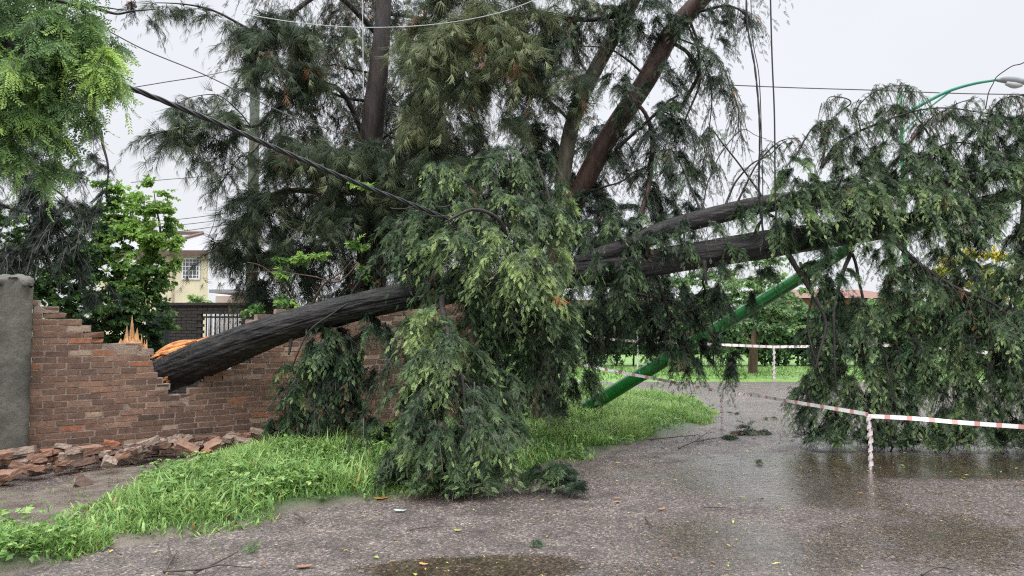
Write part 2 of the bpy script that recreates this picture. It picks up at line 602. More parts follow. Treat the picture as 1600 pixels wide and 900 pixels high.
# puddles : (u, v, half widths in metres, wetness)
PUD = [((950, 815), 0.45, 0.35, 0.30), ((1190, 740), 1.0, 1.7, 0.95), ((1180, 850), 0.9, 0.8, 0.75), ((1330, 722), 1.0, 0.45, 1.5), ((1480, 728), 2.2, 0.6, 1.5),
       ((720, 892), 0.55, 0.2, 1.7), ((840, 885), 0.45, 0.22, 0.7), ((1420, 840), 1.5, 1.0, 0.60), ((1040, 608), 3.0, 2.0, 0.25),
       ((1100, 905), 0.9, 0.5, 0.55), ((1590, 880), 0.8, 0.5, 0.5), ((1000, 740), 0.6, 0.6, 0.5)]


def wetness(x, y):
    wv = np.clip(0.06 + 0.26 * (x - 0.6) / 2.5, 0.04, 0.30)
    for (uv, rx, ry, s) in PUD:
        g = G(*uv)
        d = ((x - g[0]) / rx) ** 2 + ((y - g[1]) / ry) ** 2
        wv = np.maximum(wv, s * np.exp(-d * 0.75))
    n_ = fbm(np.column_stack([x * 0.8, y * 0.8, x * 0]), 5, 4)
    return wv * (0.45 + 1.1 * n_)


X, Y_, q = grid(-14, 26, 0.4, 24, 0.08)
a = Acc()
zz = 0.012 * (fbm(np.column_stack([X * 0.9, Y_ * 0.9, X * 0]), 3, 4) - 0.5)
a.add(np.column_stack([X, Y_, zz]), None, q, wetness(X, Y_))
tag(a.build("road", M['road'], smooth=True), kind='structure')

# verge soil, its border mixed with noise; its edge dips under the road
V1 = [(60, 770), (120, 742), (230, 730), (330, 715), (430, 690), (600, 672), (760, 652), (840, 640), (850, 600), (960, 611), (1050, 620), (1095, 632), (1116, 648), (1112, 662),
      (1060, 680), (1000, 692), (920, 716), (800, 752), (660, 777), (560, 784), (450, 802), (400, 820), (320, 832), (200, 852), (100, 876), (0, 900), (-80, 925), (-400, 960), (-400, 760), (-60, 750)]
V1g = np.array([G(*p) for p in V1])
GR1 = [(150, 800), (190, 776), (235, 748), (330, 728), (430, 700), (600, 676), (760, 656), (840, 645), (850, 602), (960, 612), (1050, 620), (1095, 632), (1116, 648), (1112, 662),
       (1060, 680), (1000, 692), (920, 716), (800, 748), (660, 775), (560, 783), (450, 800), (400, 820), (320, 830), (200, 848), (140, 838)]
GR2 = [(-400, 900), (-60, 828), (0, 832), (60, 843), (140, 848), (170, 858), (80, 880), (0, 897), (-80, 920), (-400, 960)]
GR1g = np.array([G(*p) for p in GR1])
GR2g = np.array([G(*p) for p in GR2])


def verge_z(x, y):
    d = polydist(x, y, V1g)
    nse = fbm(np.column_stack([x * 2.5, y * 2.5, x * 0]), 21, 4) - 0.5
    z = np.clip((d + nse * 0.22) * 0.35, -0.06, 0.05) + 0.012 * nse
    return z


m, t, b, out = newmat("verge_soil")
tc_ = N_(t, "ShaderNodeTexCoord")
n = N_(t, "ShaderNodeTexNoise", Scale=5.0, Detail=8.0, Roughness=0.7)
n3 = N_(t, "ShaderNodeTexNoise", Scale=60.0, Detail=4.0, Roughness=0.7)
at = N_(t, "ShaderNodeAttribute")
at.attribute_name = 'tint'
t.links.new(tc_.outputs['Object'], n.inputs['Vector'])
t.links.new(tc_.outputs['Object'], n3.inputs['Vector'])
r = ramp(t, [(0.3, (0.06, 0.048, 0.040)), (0.5, (0.13, 0.105, 0.085)), (0.7, (0.19, 0.155, 0.125))], n.outputs['Fac'])
r2 = ramp(t, [(0.3, (0.022, 0.034, 0.012)), (0.7, (0.06, 0.10, 0.025))], n.outputs['Fac'])
mxv = N_(t, "ShaderNodeMix", _data_type='RGBA')
t.links.new(at.outputs['Fac'], mxv.inputs[0])
t.links.new(r.outputs[0], mxv.inputs[6])
t.links.new(r2.outputs[0], mxv.inputs[7])
t.links.new(mxv.outputs[2], b.inputs['Base Color'])
rg = ramp(t, [(0.45, (0.28, 0.28, 0.28)), (0.6, (0.7, 0.7, 0.7))], n.outputs['Fac'])
t.links.new(rg.outputs[0], b.inputs['Roughness'])
bp = N_(t, "ShaderNodeBump", Strength=0.7, Distance=0.02)
t.links.new(n3.outputs['Fac'], bp.inputs['Height'])
t.links.new(bp.outputs[0], b.inputs['Normal'])
M['soil'] = m
X, Y_, q = grid(-10, 7, 3.4, 19, 0.07)
gmask = np.clip(np.maximum(polydist(X, Y_, GR1g), polydist(X, Y_, GR2g)) * 6 + 0.3, 0, 1)
zv = verge_z(X, Y_)
keep = (zv[q] > -0.05).any(axis=1)
a = Acc()
a.add(np.column_stack([X, Y_, zv]), None, q[keep], gmask)
tag(a.build("verge", M['soil'], smooth=True), kind='structure')

# yard behind the wall and far lawn strip
W0 = np.array([-5.52, 8.47, 0.0])
WD = np.array([0.80, 0.60, 0.0])
WN = np.array([0.60, -0.80, 0.0])      # towards the road
a = Acc()
pa = W0 - WD * 14 - WN * 0.1
pb = W0 + WD * 8 - WN * 0.1
pc, pd = np.array([-2, 60, 0.0]), np.array([-60, 60, 0.0])
a.add([[*pa[:2], 0.03], [*pb[:2], 0.03], [*pc[:2], 0.03], [*pd[:2], 0.03], [-60, 5, 0.03]], [[0, 1, 2], [0, 2, 3], [0, 3, 4]])
tag(a.build("yard_ground", M['earth']), kind='structure')
m, t, b, out = newmat("far_lawn_turf")
tc_ = N_(t, "ShaderNodeTexCoord")
n = N_(t, "ShaderNodeTexNoise", Scale=2.5, Detail=10.0, Roughness=0.8)
t.links.new(tc_.outputs['Object'], n.inputs['Vector'])
r = ramp(t, [(0.3, (0.06, 0.13, 0.03)), (0.55, (0.14, 0.26, 0.05)), (0.75, (0.25, 0.36, 0.09))], n.outputs['Fac'])
t.links.new(r.outputs[0], b.inputs['Base Color'])
b.inputs['Roughness'].default_value = 0.7
M['lawn'] = m
X, Y_, q = grid(-1.5, 45, 21.0, 45, 0.3)
a = Acc()
zl = np.clip((Y_ - 21.2 + 0.5 * (fbm(np.column_stack([X, Y_, X * 0]), 8, 3) - 0.5)) * 0.12, -0.02, 0.08)
a.add(np.column_stack([X, Y_, zl]), None, q, 0)
tag(a.build("far_lawn", M['lawn'], smooth=True), kind='structure')


# ------------------------------------------------------------------ grass (nobody could count it)
def blades(acc, poly, n, h, wdt, tint, zf, dead=0.02, lean=0.5, dens=None):
    poly = np.asarray(poly)
    lo, hi = poly[:, :2].min(0), poly[:, :2].max(0)
    x = RNG.uniform(lo[0], hi[0], n * 4)
    y = RNG.uniform(lo[1], hi[1], n * 4)
    nse = fbm(np.column_stack([x * 1.8, y * 1.8, x * 0]), 77, 3)
    d = polydist(x, y, poly)
    ok = (d + (nse - 0.5) * 0.75 + (RNG.random(len(x)) - .5) * 0.16 > 0.0) & (RNG.random(len(x)) < np.clip((nse - 0.22) * 3.2, 0.12, 1))
    if dens is not None:
        ok &= RNG.random(len(x)) < dens(x, y)
    x, y, nse, d = x[ok][:n], y[ok][:n], nse[ok][:n], d[ok][:n]
    k = len(x)
    z = zf(x, y) - 0.01
    edge = np.clip(0.35 + d * 1.5, 0.35, 1)
    H = h * RNG.uniform(0.45, 1.3, k) * (0.45 + nse * 1.1) * edge
    Wd = wdt * RNG.uniform(0.6, 1.5, k)
    az = RNG.uniform(0, 2 * np.pi, k)
    tilt = lean * RNG.uniform(0.3, 1.5, k)
    dx, dy = np.cos(az), np.sin(az)
    sxx, syy = -dy, dx
    lv = []
    for (s, wf_) in ((0.0, 1.0), (0.4, 0.9), (0.75, 0.6), (1.0, 0.0)):
        off = tilt * s * s * H
        zz_ = H * (s - 0.38 * tilt * s * s)
        cx, cy, cz = x + dx * off, y + dy * off, z + zz_
        if wf_ > 0:
            lv.append(np.column_stack([cx - sxx * Wd * wf_, cy - syy * Wd * wf_, cz]))
            lv.append(np.column_stack([cx + sxx * Wd * wf_, cy + syy * Wd * wf_, cz]))
        else:
            lv.append(np.column_stack([cx, cy, cz]))
    V = np.stack(lv, 1).reshape(-1, 3)
    b0 = (np.arange(k) * 7)[:, None]
    T = np.concatenate([b0 + np.array([[0, 1, 3]]), b0 + np.array([[0, 3, 2]]), b0 + np.array([[2, 3, 5]]), b0 + np.array([[2, 5, 4]]), b0 + np.array([[4, 5, 6]])])
    tn = np.clip(tint + RNG.normal(0, 0.16, k) + (nse - 0.5) * 0.7, 0, 1)
    tn = np.where(RNG.random(k) < dead, 2.0, tn)
    acc.add(V, T, None, np.repeat(tn, 7))


a = Acc()
blades(a, GR1g, 56000, 0.15, 0.0042, 0.50, verge_z, lean=0.8)
run = GR1g * 1.0
blades(a, np.array([G(*p) for p in [(230, 752), (330, 728), (430, 702), (560, 690), (700, 690), (640, 750), (520, 770), (400, 790), (280, 790)]]), 16000, 0.26, 0.007, 0.62, verge_z, lean=1.1)
# broad leaved weeds in tufts
wp = np.array([G(*p) for p in [(400, 705), (600, 680), (680, 700), (600, 735), (430, 730)]])
wp2 = np.array([G(*p) for p in [(230, 760), (330, 740), (560, 740), (520, 775), (380, 800), (240, 820)]])
WEED = (wp, wp2)
blades(a, GR1g, 12000, 0.22, 0.009, 0.62, verge_z, lean=0.8, dens=lambda x, y: (y < 10.5) * 1.0)
blades(a, GR2g, 11000, 0.17, 0.006, 0.55, verge_z, lean=0.7)
island = np.array([G(*p) for p in [(800, 700), (850, 604), (960, 613), (1050, 621), (1095, 633), (1114, 648), (1108, 662), (1050, 680), (980, 694), (900, 714)]])
blades(a, island, 46000, 0.20, 0.0065, 0.72, verge_z, lean=0.6)
# sparse weeds on the bare patch and along the road edge
blades(a, V1g, 3500, 0.07, 0.004, 0.5, verge_z, lean=0.9)
tag(a.build("grass", M['grass']), "long wet green grass covering the verge beside the road", "grass", kind='stuff')
a = Acc()
far_strip = np.array([[-1, 21.4], [44, 21.4], [44, 27.5], [-1, 27.5]])
blades(a, far_strip, 30000, 0.10, 0.016, 0.5, lambda x, y: 0.06 + 0 * x)
tag(a.build("lawn_grass", M['grass']), "short bright green grass strip along the far side of the road", "grass", kind='stuff')

# ------------------------------------------------------------------ broken brick wall with pillar
m, t, b, out = newmat("old_bricks")
tc_ = N_(t, "ShaderNodeTexCoord")
at = N_(t, "ShaderNodeAttribute")
at.attribute_name = 'tint'
n = N_(t, "ShaderNodeTexNoise", Scale=18.0, Detail=8.0, Roughness=0.75)
n2 = N_(t, "ShaderNodeTexNoise", Scale=1.1, Detail=5.0, Roughness=0.6)
n4 = N_(t, "ShaderNodeTexNoise", Scale=90.0, Detail=3.0)
for x_ in (n, n2, n4):
    t.links.new(tc_.outputs['Object'], x_.inputs['Vector'])
r = ramp(t, [(0.0, (0.095, 0.062, 0.050)), (0.35, (0.172, 0.100, 0.072)), (0.62, (0.240, 0.136, 0.094)), (0.82, (0.30, 0.18, 0.130)), (0.93, (0.34, 0.14, 0.075)), (1.0, (0.38, 0.27, 0.20))], at.outputs['Fac'])
gr = ramp(t, [(0.3, (0.62, 0.60, 0.58)), (0.7, (1.3, 1.3, 1.3))], n.outputs['Fac'])
gb = ramp(t, [(0.3, (0.72, 0.72, 0.72)), (0.7, (1.18, 1.15, 1.1))], n2.outputs['Fac'])
m1 = N_(t, "ShaderNodeMix", _data_type='RGBA', _blend_type='MULTIPLY')
m1.inputs[0].default_value = 1.0
m2 = N_(t, "ShaderNodeMix", _data_type='RGBA', _blend_type='MULTIPLY')
m2.inputs[0].default_value = 1.0
t.links.new(r.outputs[0], m1.inputs[6])
t.links.new(gr.outputs[0], m1.inputs[7])
t.links.new(m1.outputs[2], m2.inputs[6])
t.links.new(gb.outputs[0], m2.inputs[7])
t.links.new(m2.outputs[2], b.inputs['Base Color'])
b.inputs['Roughness'].default_value = 0.75
bp = N_(t, "ShaderNodeBump", Strength=0.8, Distance=0.012)
t.links.new(n.outputs['Fac'], bp.inputs['Height'])
bp2 = N_(t, "ShaderNodeBump", Strength=0.4, Distance=0.006)
t.links.new(n4.outputs['Fac'], bp2.inputs['Height'])
t.links.new(bp.outputs[0], bp2.inputs['Normal'])
t.links.new(bp2.outputs[0], b.inputs['Normal'])
M['brick'] = m
M['mortar'] = simple("lime_mortar", (0.31, 0.24, 0.20), rough=0.9, var=0.35, scale=7, bump=0.8, bscale=70)
M['brick_dark'] = simple("dark_backyard_brick", (0.045, 0.040, 0.036), rough=0.85, var=0.45, scale=9, bump=0.6, bscale=30, stretch=(1, 1, 4))

# top edge of what still stands, read along the wall : photo (u, v)
def wall_t(u):
    k = (u - 800) / F
    return (k * (8.47) * 1.0 + 5.52) / (0.80 - 0.60 * k)


prof = [(-600, 436), (20, 436), (52, 450), (62, 461), (78, 476), (108, 478), (112, 490), (135, 500), (150, 510), (160, 522), (176, 524), (180, 530), (214, 533), (240, 541), (242, 548), (250, 580), (258, 596),
        (270, 606), (276, 616), (292, 614), (300, 600), (322, 588), (352, 576), (380, 555), (390, 525), (398, 508), (405, 496), (424, 492), (434, 488), (446, 486), (470, 482), (520, 474), (560, 470), (620, 462), (700, 452), (1400, 452)]
PT, PZ = [], []
for (u, v) in prof:
    tt = wall_t(u) if u > -500 else -14.0
    PT.append(tt)
    yy = W0[1] + WD[1] * tt
    PZ.append(EYE + (508 - v) / F * yy if u > 20 else 2.12)
PT, PZ = np.array(PT), np.array(PZ)
PZ[PT > wall_t(720)] = 2.12
WL = 6.4                                # length of the wall beyond the pillar
def wtop(tt):
    return np.interp(tt, PT, PZ)


wall = thing("brick_wall", "weathered red brick garden wall with a gap smashed by the fallen trunk", "wall", (0, 0, 0))
CH, BL = 0.0735, 0.245
RW = np.column_stack([WD, -WN, [0, 0, 1]])       # local x along, y into the yard, z up
bk, mo = Acc(), Acc()
for lft, t0, t1 in ((0, 0.0, WL), (1, -8.0, -0.42)):
    for c in range(30):
        z0 = c * CH
        off = (c % 2) * BL * 0.5 + RNG.uniform(-0.02, 0.02)
        tcur = t0 - off
        while tcur < t1:
            ln = BL * RNG.choice([1, 1, 1, 1, 1, 1, 0.98, 1.02, 0.75])
            a0, a1 = max(tcur, t0), min(tcur + ln, t1)
            mid = (a0 + a1) / 2
            tcur += ln
            if a1 - a0 < 0.03:
                continue
            lim = wtop(mid) + RNG.uniform(-0.02, 0.02)
            if z0 + CH * 0.75 > lim:
                continue
            edge = z0 + CH * 2.2 > lim
            tn = float(np.clip(RNG.normal(0.45, 0.17), 0, 0.86))
            rnd = RNG.random()
            if rnd < 0.022:
                tn = 0.93
            elif rnd < 0.04:
                tn = 1.0
            if edge and RNG.random() < 0.55 and z0 + CH * 1.6 > lim:
                a1 = a0 + (a1 - a0) * RNG.uniform(0.35, 0.9)      # snapped brick
            if edge and RNG.random() < 0.10:
                tn = 0.93
            g = 0.0095
            pz = RNG.uniform(-0.004, 0.004)
            jj = 0.0028 if not edge else 0.014
            box(bk, (a0 + g, -0.002 + pz, z0 + g * 0.9 + RNG.uniform(-.001, .001)), (a1 - g * RNG.uniform(.7, 1.4), 0.13 + pz, z0 + CH - g * 0.9), RW, W0, tn, jit=jj)
            if not (edge and RNG.random() < 0.35):
                box(mo, (a0 - 0.003 + 0.004 * RNG.random(), 0.0035, z0 - 0.002), (a1 + 0.003, 0.118, z0 + CH - 0.003 + RNG.uniform(0, 0.006)), RW, W0, 0, jit=0.0006)
bk.build("brickwork", M['brick'], wall)
mo.build("mortar", M['mortar'], wall)
# render coated pillar
m, t, b, out = newmat("pillar_render")
tc_ = N_(t, "ShaderNodeTexCoord")
n = N_(t, "ShaderNodeTexNoise", Scale=2.2, Detail=12.0, Roughness=0.78)
mp = N_(t, "ShaderNodeMapping")
mp.inputs['Scale'].default_value = (26, 26, 1.3)
n2 = N_(t, "ShaderNodeTexNoise", Scale=1.0, Detail=6.0, Roughness=0.7)
t.links.new(tc_.outputs['Object'], n.inputs['Vector'])
t.links.new(tc_.outputs['Object'], mp.inputs[0])
t.links.new(mp.outputs[0], n2.inputs['Vector'])
r = ramp(t, [(0.3, (0.036, 0.036, 0.029)), (0.5, (0.115, 0.110, 0.092)), (0.68, (0.21, 0.195, 0.165))], n.outputs['Fac'])
r2 = ramp(t, [(0.68, (0, 0, 0)), (0.76, (0.8, 0.8, 0.8))], n2.outputs['Fac'])
mxp = N_(t, "ShaderNodeMix", _data_type='RGBA')
t.links.new(r2.outputs[0], mxp.inputs[0])
t.links.new(r.outputs[0], mxp.inputs[6])
mxp.inputs[7].default_value = (0.44, 0.43, 0.40, 1)
t.links.new(mxp.outputs[2], b.inputs['Base Color'])
b.inputs['Roughness'].default_value = 0.75
bp = N_(t, "ShaderNodeBump", Strength=0.9, Distance=0.04)
t.links.new(n.outputs['Fac'], bp.inputs['Height'])
t.links.new(bp.outputs[0], b.inputs['Normal'])
M['pillar'] = m
a = Acc()
nx_, nz_ = 10, 34
# rounded prism with a crumbled dome on top
ring = []
for k_ in range(40):
    an = 2 * np.pi * k_ / 40
    cx, cy = math.cos(an), math.sin(an)
    s_ = 1 / max(abs(cx) ** 6 + abs(cy) ** 6, 1e-6) ** (1 / 6)
    ring.append((cx * s_ * 0.205, cy * s_ * 0.19))
ring = np.array(ring)
lv = []
for z_, sc_ in [(-.05, 1), (0.3, 1), (0.7, 1), (1.1, 1), (1.5, 1), (1.85, 1), (2.04, 1.0), (2.10, 0.98), (2.145, 0.93), (2.165, 0.75), (2.18, 0.45), (2.185, 0.15)]:
    vv = np.column_stack([ring[:, 0] * sc_, ring[:, 1] * sc_, np.full(40, z_)])
    vv += (fbm(vv * 9 + 3, 4, 3)[:, None] - 0.5) * (0.03 if z_ < 2.0 else 0.20)
    lv.append(vv)
V = np.concatenate(lv) + np.array([-0.205, 0.03, 0])
V = V @ RW.T + W0
nl_ = len(lv)
i, j = np.meshgrid(np.arange(nl_ - 1), np.arange(40), indexing='ij')
q = np.stack([i * 40 + j, i * 40 + (j + 1) % 40, (i + 1) * 40 + (j + 1) % 40, (i + 1) * 40 + j], -1).reshape(-1, 4)
a.add(V, None, q)
tag(a.build("pillar", M['pillar'], wall, smooth=True), "grey cement rendered pillar with white scratches")

# ------------------------------------------------------------------ brick rubble : every loose brick is a thing
variants = []
def brick_mesh(kind):
    a_ = Acc()
    L_, Wd_, H_ = {0: (0.23, 0.11, 0.055), 1: (0.13, 0.11, 0.055), 2: (0.17, 0.11, 0.058), 3: (0.10, 0.09, 0.06), 4: (0.23, 0.115, 0.075), 5: (0.09, 0.07, 0.05)}[kind]
    nx, ny, nz = 5, 3, 3
    # subdivided, chipped box
    pts, idx = [], {}
    for i in range(nx + 1):
        for j in range(ny + 1):
            for k in range(nz + 1):
                if i in (0, nx) or j in (0, ny) or k in (0, nz):
                    idx[(i, j, k)] = len(pts)
                    pts.append([(i / nx - .5) * L_, (j / ny - .5) * Wd_, (k / nz - .5) * H_])
    q_ = []
    for i in range(nx):
        for j in range(ny):
            q_.append([idx[i, j, 0], idx[i, j + 1, 0], idx[i + 1, j + 1, 0], idx[i + 1, j, 0]])
            q_.append([idx[i, j, nz], idx[i + 1, j, nz], idx[i + 1, j + 1, nz], idx[i, j + 1, nz]])
    for i in range(nx):
        for k in range(nz):
            q_.append([idx[i, 0, k], idx[i + 1, 0, k], idx[i + 1, 0, k + 1], idx[i, 0, k + 1]])
            q_.append([idx[i, ny, k], idx[i, ny, k + 1], idx[i + 1, ny, k + 1], idx[i + 1, ny, k]])
    for j in range(ny):
        for k in range(nz):
            q_.append([idx[0, j, k], idx[0, j, k + 1], idx[0, j + 1, k + 1], idx[0, j + 1, k]])
            q_.append([idx[nx, j, k], idx[nx, j + 1, k], idx[nx, j + 1, k + 1], idx[nx, j, k + 1]])
    pts = np.array(pts)
    pts += (RNG.random(pts.shape) - 0.5) * 0.009
    if kind != 0 and kind != 4:        # broken end
        e_ = pts[:, 0] > L_ * 0.25
        pts[e_, 0] += (RNG.random(e_.sum()) - 0.6) * 0.05
        pts[e_, 2] *= 0.8
    if kind in (1, 3, 5):
        pts[:, 0] += pts[:, 1] * RNG.uniform(-.6, .6)
    return pts, np.array(q_)


def rubble(x, y, z, kind, rot, tn, name, label, grp, mat):
    pts, q_ = BM[kind]
    a_ = Acc()
    a_.add(pts @ euler(*rot).T, None, q_, tn)
    o = a_.build(name, mat, local=None)
    o.location = (x, y, z)
    return tag(o, label, "brick", grp)


BM = []
for kk in range(6):
    BM.append(brick_mesh(kk))
M['mortar_lump'] = simple("mortar_coated_brick", (0.30, 0.225, 0.18), rough=0.85, var=0.4, scale=14, bump=0.7, bscale=50)
cnt = 0
base = []
for u_ in np.linspace(-40, 240, 60):
    base.append((u_, RNG.uniform(0, 1)))
for u_ in np.linspace(230, 445, 34):
    base.append((u_, RNG.uniform(0.3, 1)))
placed = []
for (u_, fr) in base:
    k_ = (u_ + RNG.uniform(-6, 6))
    near = np.interp(k_, [-40, 120, 200, 260, 445], [0.85, 0.80, 0.55, 0.38, 0.28])
    tt = wall_t(k_) + RNG.uniform(-.05, .05)
    dd = 0.10 + RNG.random() * near
    if tt < 0.0:
        dd += 0.12
    p_ = W0 + WD * tt + WN * dd
    lay = sum(1 for (px, py) in placed if math.hypot(px - p_[0], py - p_[1]) < 0.16)
    placed.append((p_[0], p_[1]))
    z_ = 0.072 + min(lay, 3) * 0.056
    kind = int(RNG.choice([0, 0, 0, 1, 2, 2, 3, 4, 5]))
    rt = (RNG.normal(0, .2), RNG.normal(0, .2), math.atan2(WD[1], WD[0]) + RNG.normal(0, 0.5))
    tn = float(np.clip(RNG.normal(0.5, 0.3), 0, 1))
    if RNG.random() < 0.42:
        rubble(p_[0], p_[1], z_, kind, rt, tn, "rubble_brick", "pale mortar coated brick lying in the rubble along the wall foot", "loose bricks fallen along the wall foot", M['mortar_lump'])
    else:
        rubble(p_[0], p_[1], z_, kind, rt, tn, "rubble_brick", "loose reddish brown brick lying in the rubble along the wall foot", "loose bricks fallen along the wall foot", M['brick'])

# a few that stand out
def rub_at(u, v, kind, rot, tn, label, mat=None, s=1.0, zc=0.12):
    g_ = G(u, v, zc)
    o = rubble(g_[0], g_[1], zc, kind, rot, tn, "rubble_brick", label, None, mat or M['brick'])
    o.scale = (s, s, s)


rub_at(292, 700, 4, (0.5, 0.5, 0.4), 0.75, "tall chipped brick leaning upright in the rubble right of centre", s=1.1, zc=0.16)
rub_at(333, 695, 2, (0.7, -0.5, 0.2), 0.80, "rusty brown brick tilted on the rubble at the right of the pile", s=1.15, zc=0.17)
rub_at(322, 706, 3, (0.2, 0.1, 0.2), 0.93, "small bright orange brick chunk between tilted rubble bricks", s=0.9, zc=0.12)
rub_at(378, 690, 1, (0.3, 0.2, 0.6), 0.5, "rounded grey lump of mortar at the right end of rubble", M['mortar_lump'], s=1.4, zc=0.13)
rub_at(320, 718, 0, (0.05, 0.0, 0.62), 0.5, "whole pale mortar covered brick lying flat by the grass edge", M['mortar_lump'], s=1.15, zc=0.10)
rub_at(130, 757, 1, (0.5, 0.6, 0.2), 0.1, "black broken brick end nearest the bare muddy patch", s=1.2, zc=0.06)
rub_at(8, 742, 0, (0.3, -0.1, -0.3), 0.7, "dark red brick sticking out at the pillar foot", s=1.2, zc=0.11)
rub_at(170, 722, 3, (0.6, 0.4, 0.8), 0.8, "pinkish brick fragment on top of the rubble at mid wall", M['mortar_lump'], s=1.2, zc=0.17)

# ------------------------------------------------------------------ foliage engine
def tmpl_spray(nleaf=9, width=0.42, droop=0.25, lw=0.075, seed=0, curl=0.1):
    """flat feathery cypress spray, unit long along x, triangles"""
    rg_ = np.random.default_rng(seed)
    V, T = [], []
    for i in range(nleaf):
        s = (i + 0.6) / nleaf
        for sd_ in (-1, 1):
            if rg_.random() < 0.06:
                continue
            s2 = s + rg_.uniform(-.03, .03)
            ln = width * (1.0 - 0.75 * s2) * rg_.uniform(0.75, 1.2) * min(1, 0.5 + s2 * 3)
            an = R(rg_.uniform(28, 48))
            bx = np.array([s2 * 0.9, 0, -droop * s2 * s2])
            tip = bx + np.array([math.cos(an) * ln, sd_ * math.sin(an) * ln, -0.25 * ln + rg_.uniform(-curl, curl) * ln])
            prp = np.array([-math.sin(an), sd_ * math.cos(an), 0]) * lw * rg_.uniform(0.8, 1.3)
            mid = bx * 0.45 + tip * 0.55
            k = len(V)
            V += [bx, mid + prp * 0.5, tip, mid - prp * 0.5]
            T += [[k, k + 1, k + 2], [k, k + 2, k + 3]]
    k = len(V)
    V += [[0, lw * .3, 0], [0, -lw * .3, 0], [1.08, 0, -droop * 1.1]]
    T += [[k, k + 1, k + 2]]
    return np.array(V, float), np.array(T)


def tmpl_needles(n=11, seed=0):
    """drooping fan of long thin threads (casuarina-like)"""
    rg_ = np.random.default_rng(seed)
    V, T = [], []
    for i in range(n):
        an = R(rg_.uniform(-38, 38))
        ln = rg_.uniform(0.6, 1.1)
        bx = np.array([rg_.uniform(0, .35), 0, 0])
        m_ = bx + np.array([math.cos(an) * ln * .5, math.sin(an) * ln * .5, -0.06])
        tip = bx + np.array([math.cos(an * 0.8) * ln, math.sin(an * .8) * ln * 0.9, -0.55 * ln + rg_.uniform(-.1, .1)])
        wv = np.array([-math.sin(an), math.cos(an), 0]) * 0.011
        k = len(V)
        V += [bx - wv, bx + wv, m_ + wv, m_ - wv, tip]
        T += [[k, k + 1, k + 2], [k, k + 2, k + 3], [k + 3, k + 2, k + 4]]
    return np.array(V, float), np.array(T)


def tmpl_pinnate(n=8, seed=0):
    rg_ = np.random.default_rng(seed)
    V, T = [], []
    for i in range(n):
        s = (i + 0.8) / n
        for sd_ in (-1, 1):
            an = R(rg_.uniform(38, 62))
            ln = 0.27 * rg_.uniform(.75, 1.2) * (1 - 0.4 * s)
            bx = np.array([s, 0, -0.35 * s * s])
            d_ = np.array([math.cos(an), sd_ * math.sin(an), -0.45])
            tip = bx + d_ * ln
            w_ = np.array([-math.sin(an), sd_ * math.cos(an), rg_.uniform(-.4, .4)]) * 0.036
            mid = bx + d_ * ln * 0.45
            k = len(V)
            V += [bx, mid + w_, tip, mid - w_]
            T += [[k, k + 1, k + 2], [k, k + 2, k + 3]]
    return np.array(V, float), np.array(T)


def tmpl_leaves(n=4, seed=0, wid=0.34):
    """a few broad pointed leaves folded along the midrib"""
    rg_ = np.random.default_rng(seed)
    V, T = [], []
    for i in range(n):
        az = rg_.uniform(-1.3, 1.3)
        bx = np.array([rg_.uniform(0, .7), 0, 0])
        d_ = np.array([math.cos(az), math.sin(az), rg_.uniform(-.7, .1)])
        d_ /= np.linalg.norm(d_)
        s_ = np.cross(d_, [rg_.uniform(-.4, .4), rg_.uniform(-.4, .4), 1])
        s_ /= np.linalg.norm(s_)
        ln = rg_.uniform(.55, .95)
        k = len(V)
        V += [bx, bx + d_ * ln * .42 + s_ * ln * wid + [0, 0, .06], bx + d_ * ln + [0, 0, -.08], bx + d_ * ln * .42 - s_ * ln * wid + [0, 0, .06]]
        T += [[k, k + 1, k + 2], [k, k + 2, k + 3]]
    return np.array(V, float), np.array(T)


TM = {
    'spray': [tmpl_spray(12, (0.44, 0.36, 0.5, 0.3, 0.44, 0.4)[s], (0.3, 0.5, 0.2, 0.35, 0.45, 0.3)[s], 0.044, s) for s in range(6)],
    'needle': [tmpl_needles(12, s) for s in range(5)],
    'pinnate': [tmpl_pinnate(8, s) for s in range(4)],
    'leaf': [tmpl_leaves(4, s) for s in range(6)],
}


def nrm(v):
    return v / (np.linalg.norm(v, axis=-1, keepdims=True) + 1e-9)


def scatter(acc, pos, dirs, upv, size, tint, tm):
    """place templates: x axis along dirs, z axis as near to upv as possible"""
    X_ = nrm(dirs)
    Z_ = nrm(upv - X_ * (upv * X_).sum(1, keepdims=True))
    Yx = np.cross(Z_, X_)
    which = RNG.integers(0, len(tm), len(pos))
    for w_ in range(len(tm)):
        s_ = which == w_
        if not s_.any():
            continue
        V, T = tm[w_]
        k = s_.sum()
        Rm = np.stack([X_[s_], Yx[s_], Z_[s_]], -1) * size[s_][:, None, None]
        W_ = np.einsum('kij,vj->kvi', Rm, V) + pos[s_][:, None, :]
        idx = (np.arange(k) * len(V))[:, None, None] + T[None]
        acc.add(W_.reshape(-1, 3), idx.reshape(-1, 3), None, np.repeat(tint[s_], len(V)))


NSPRAY = [0]


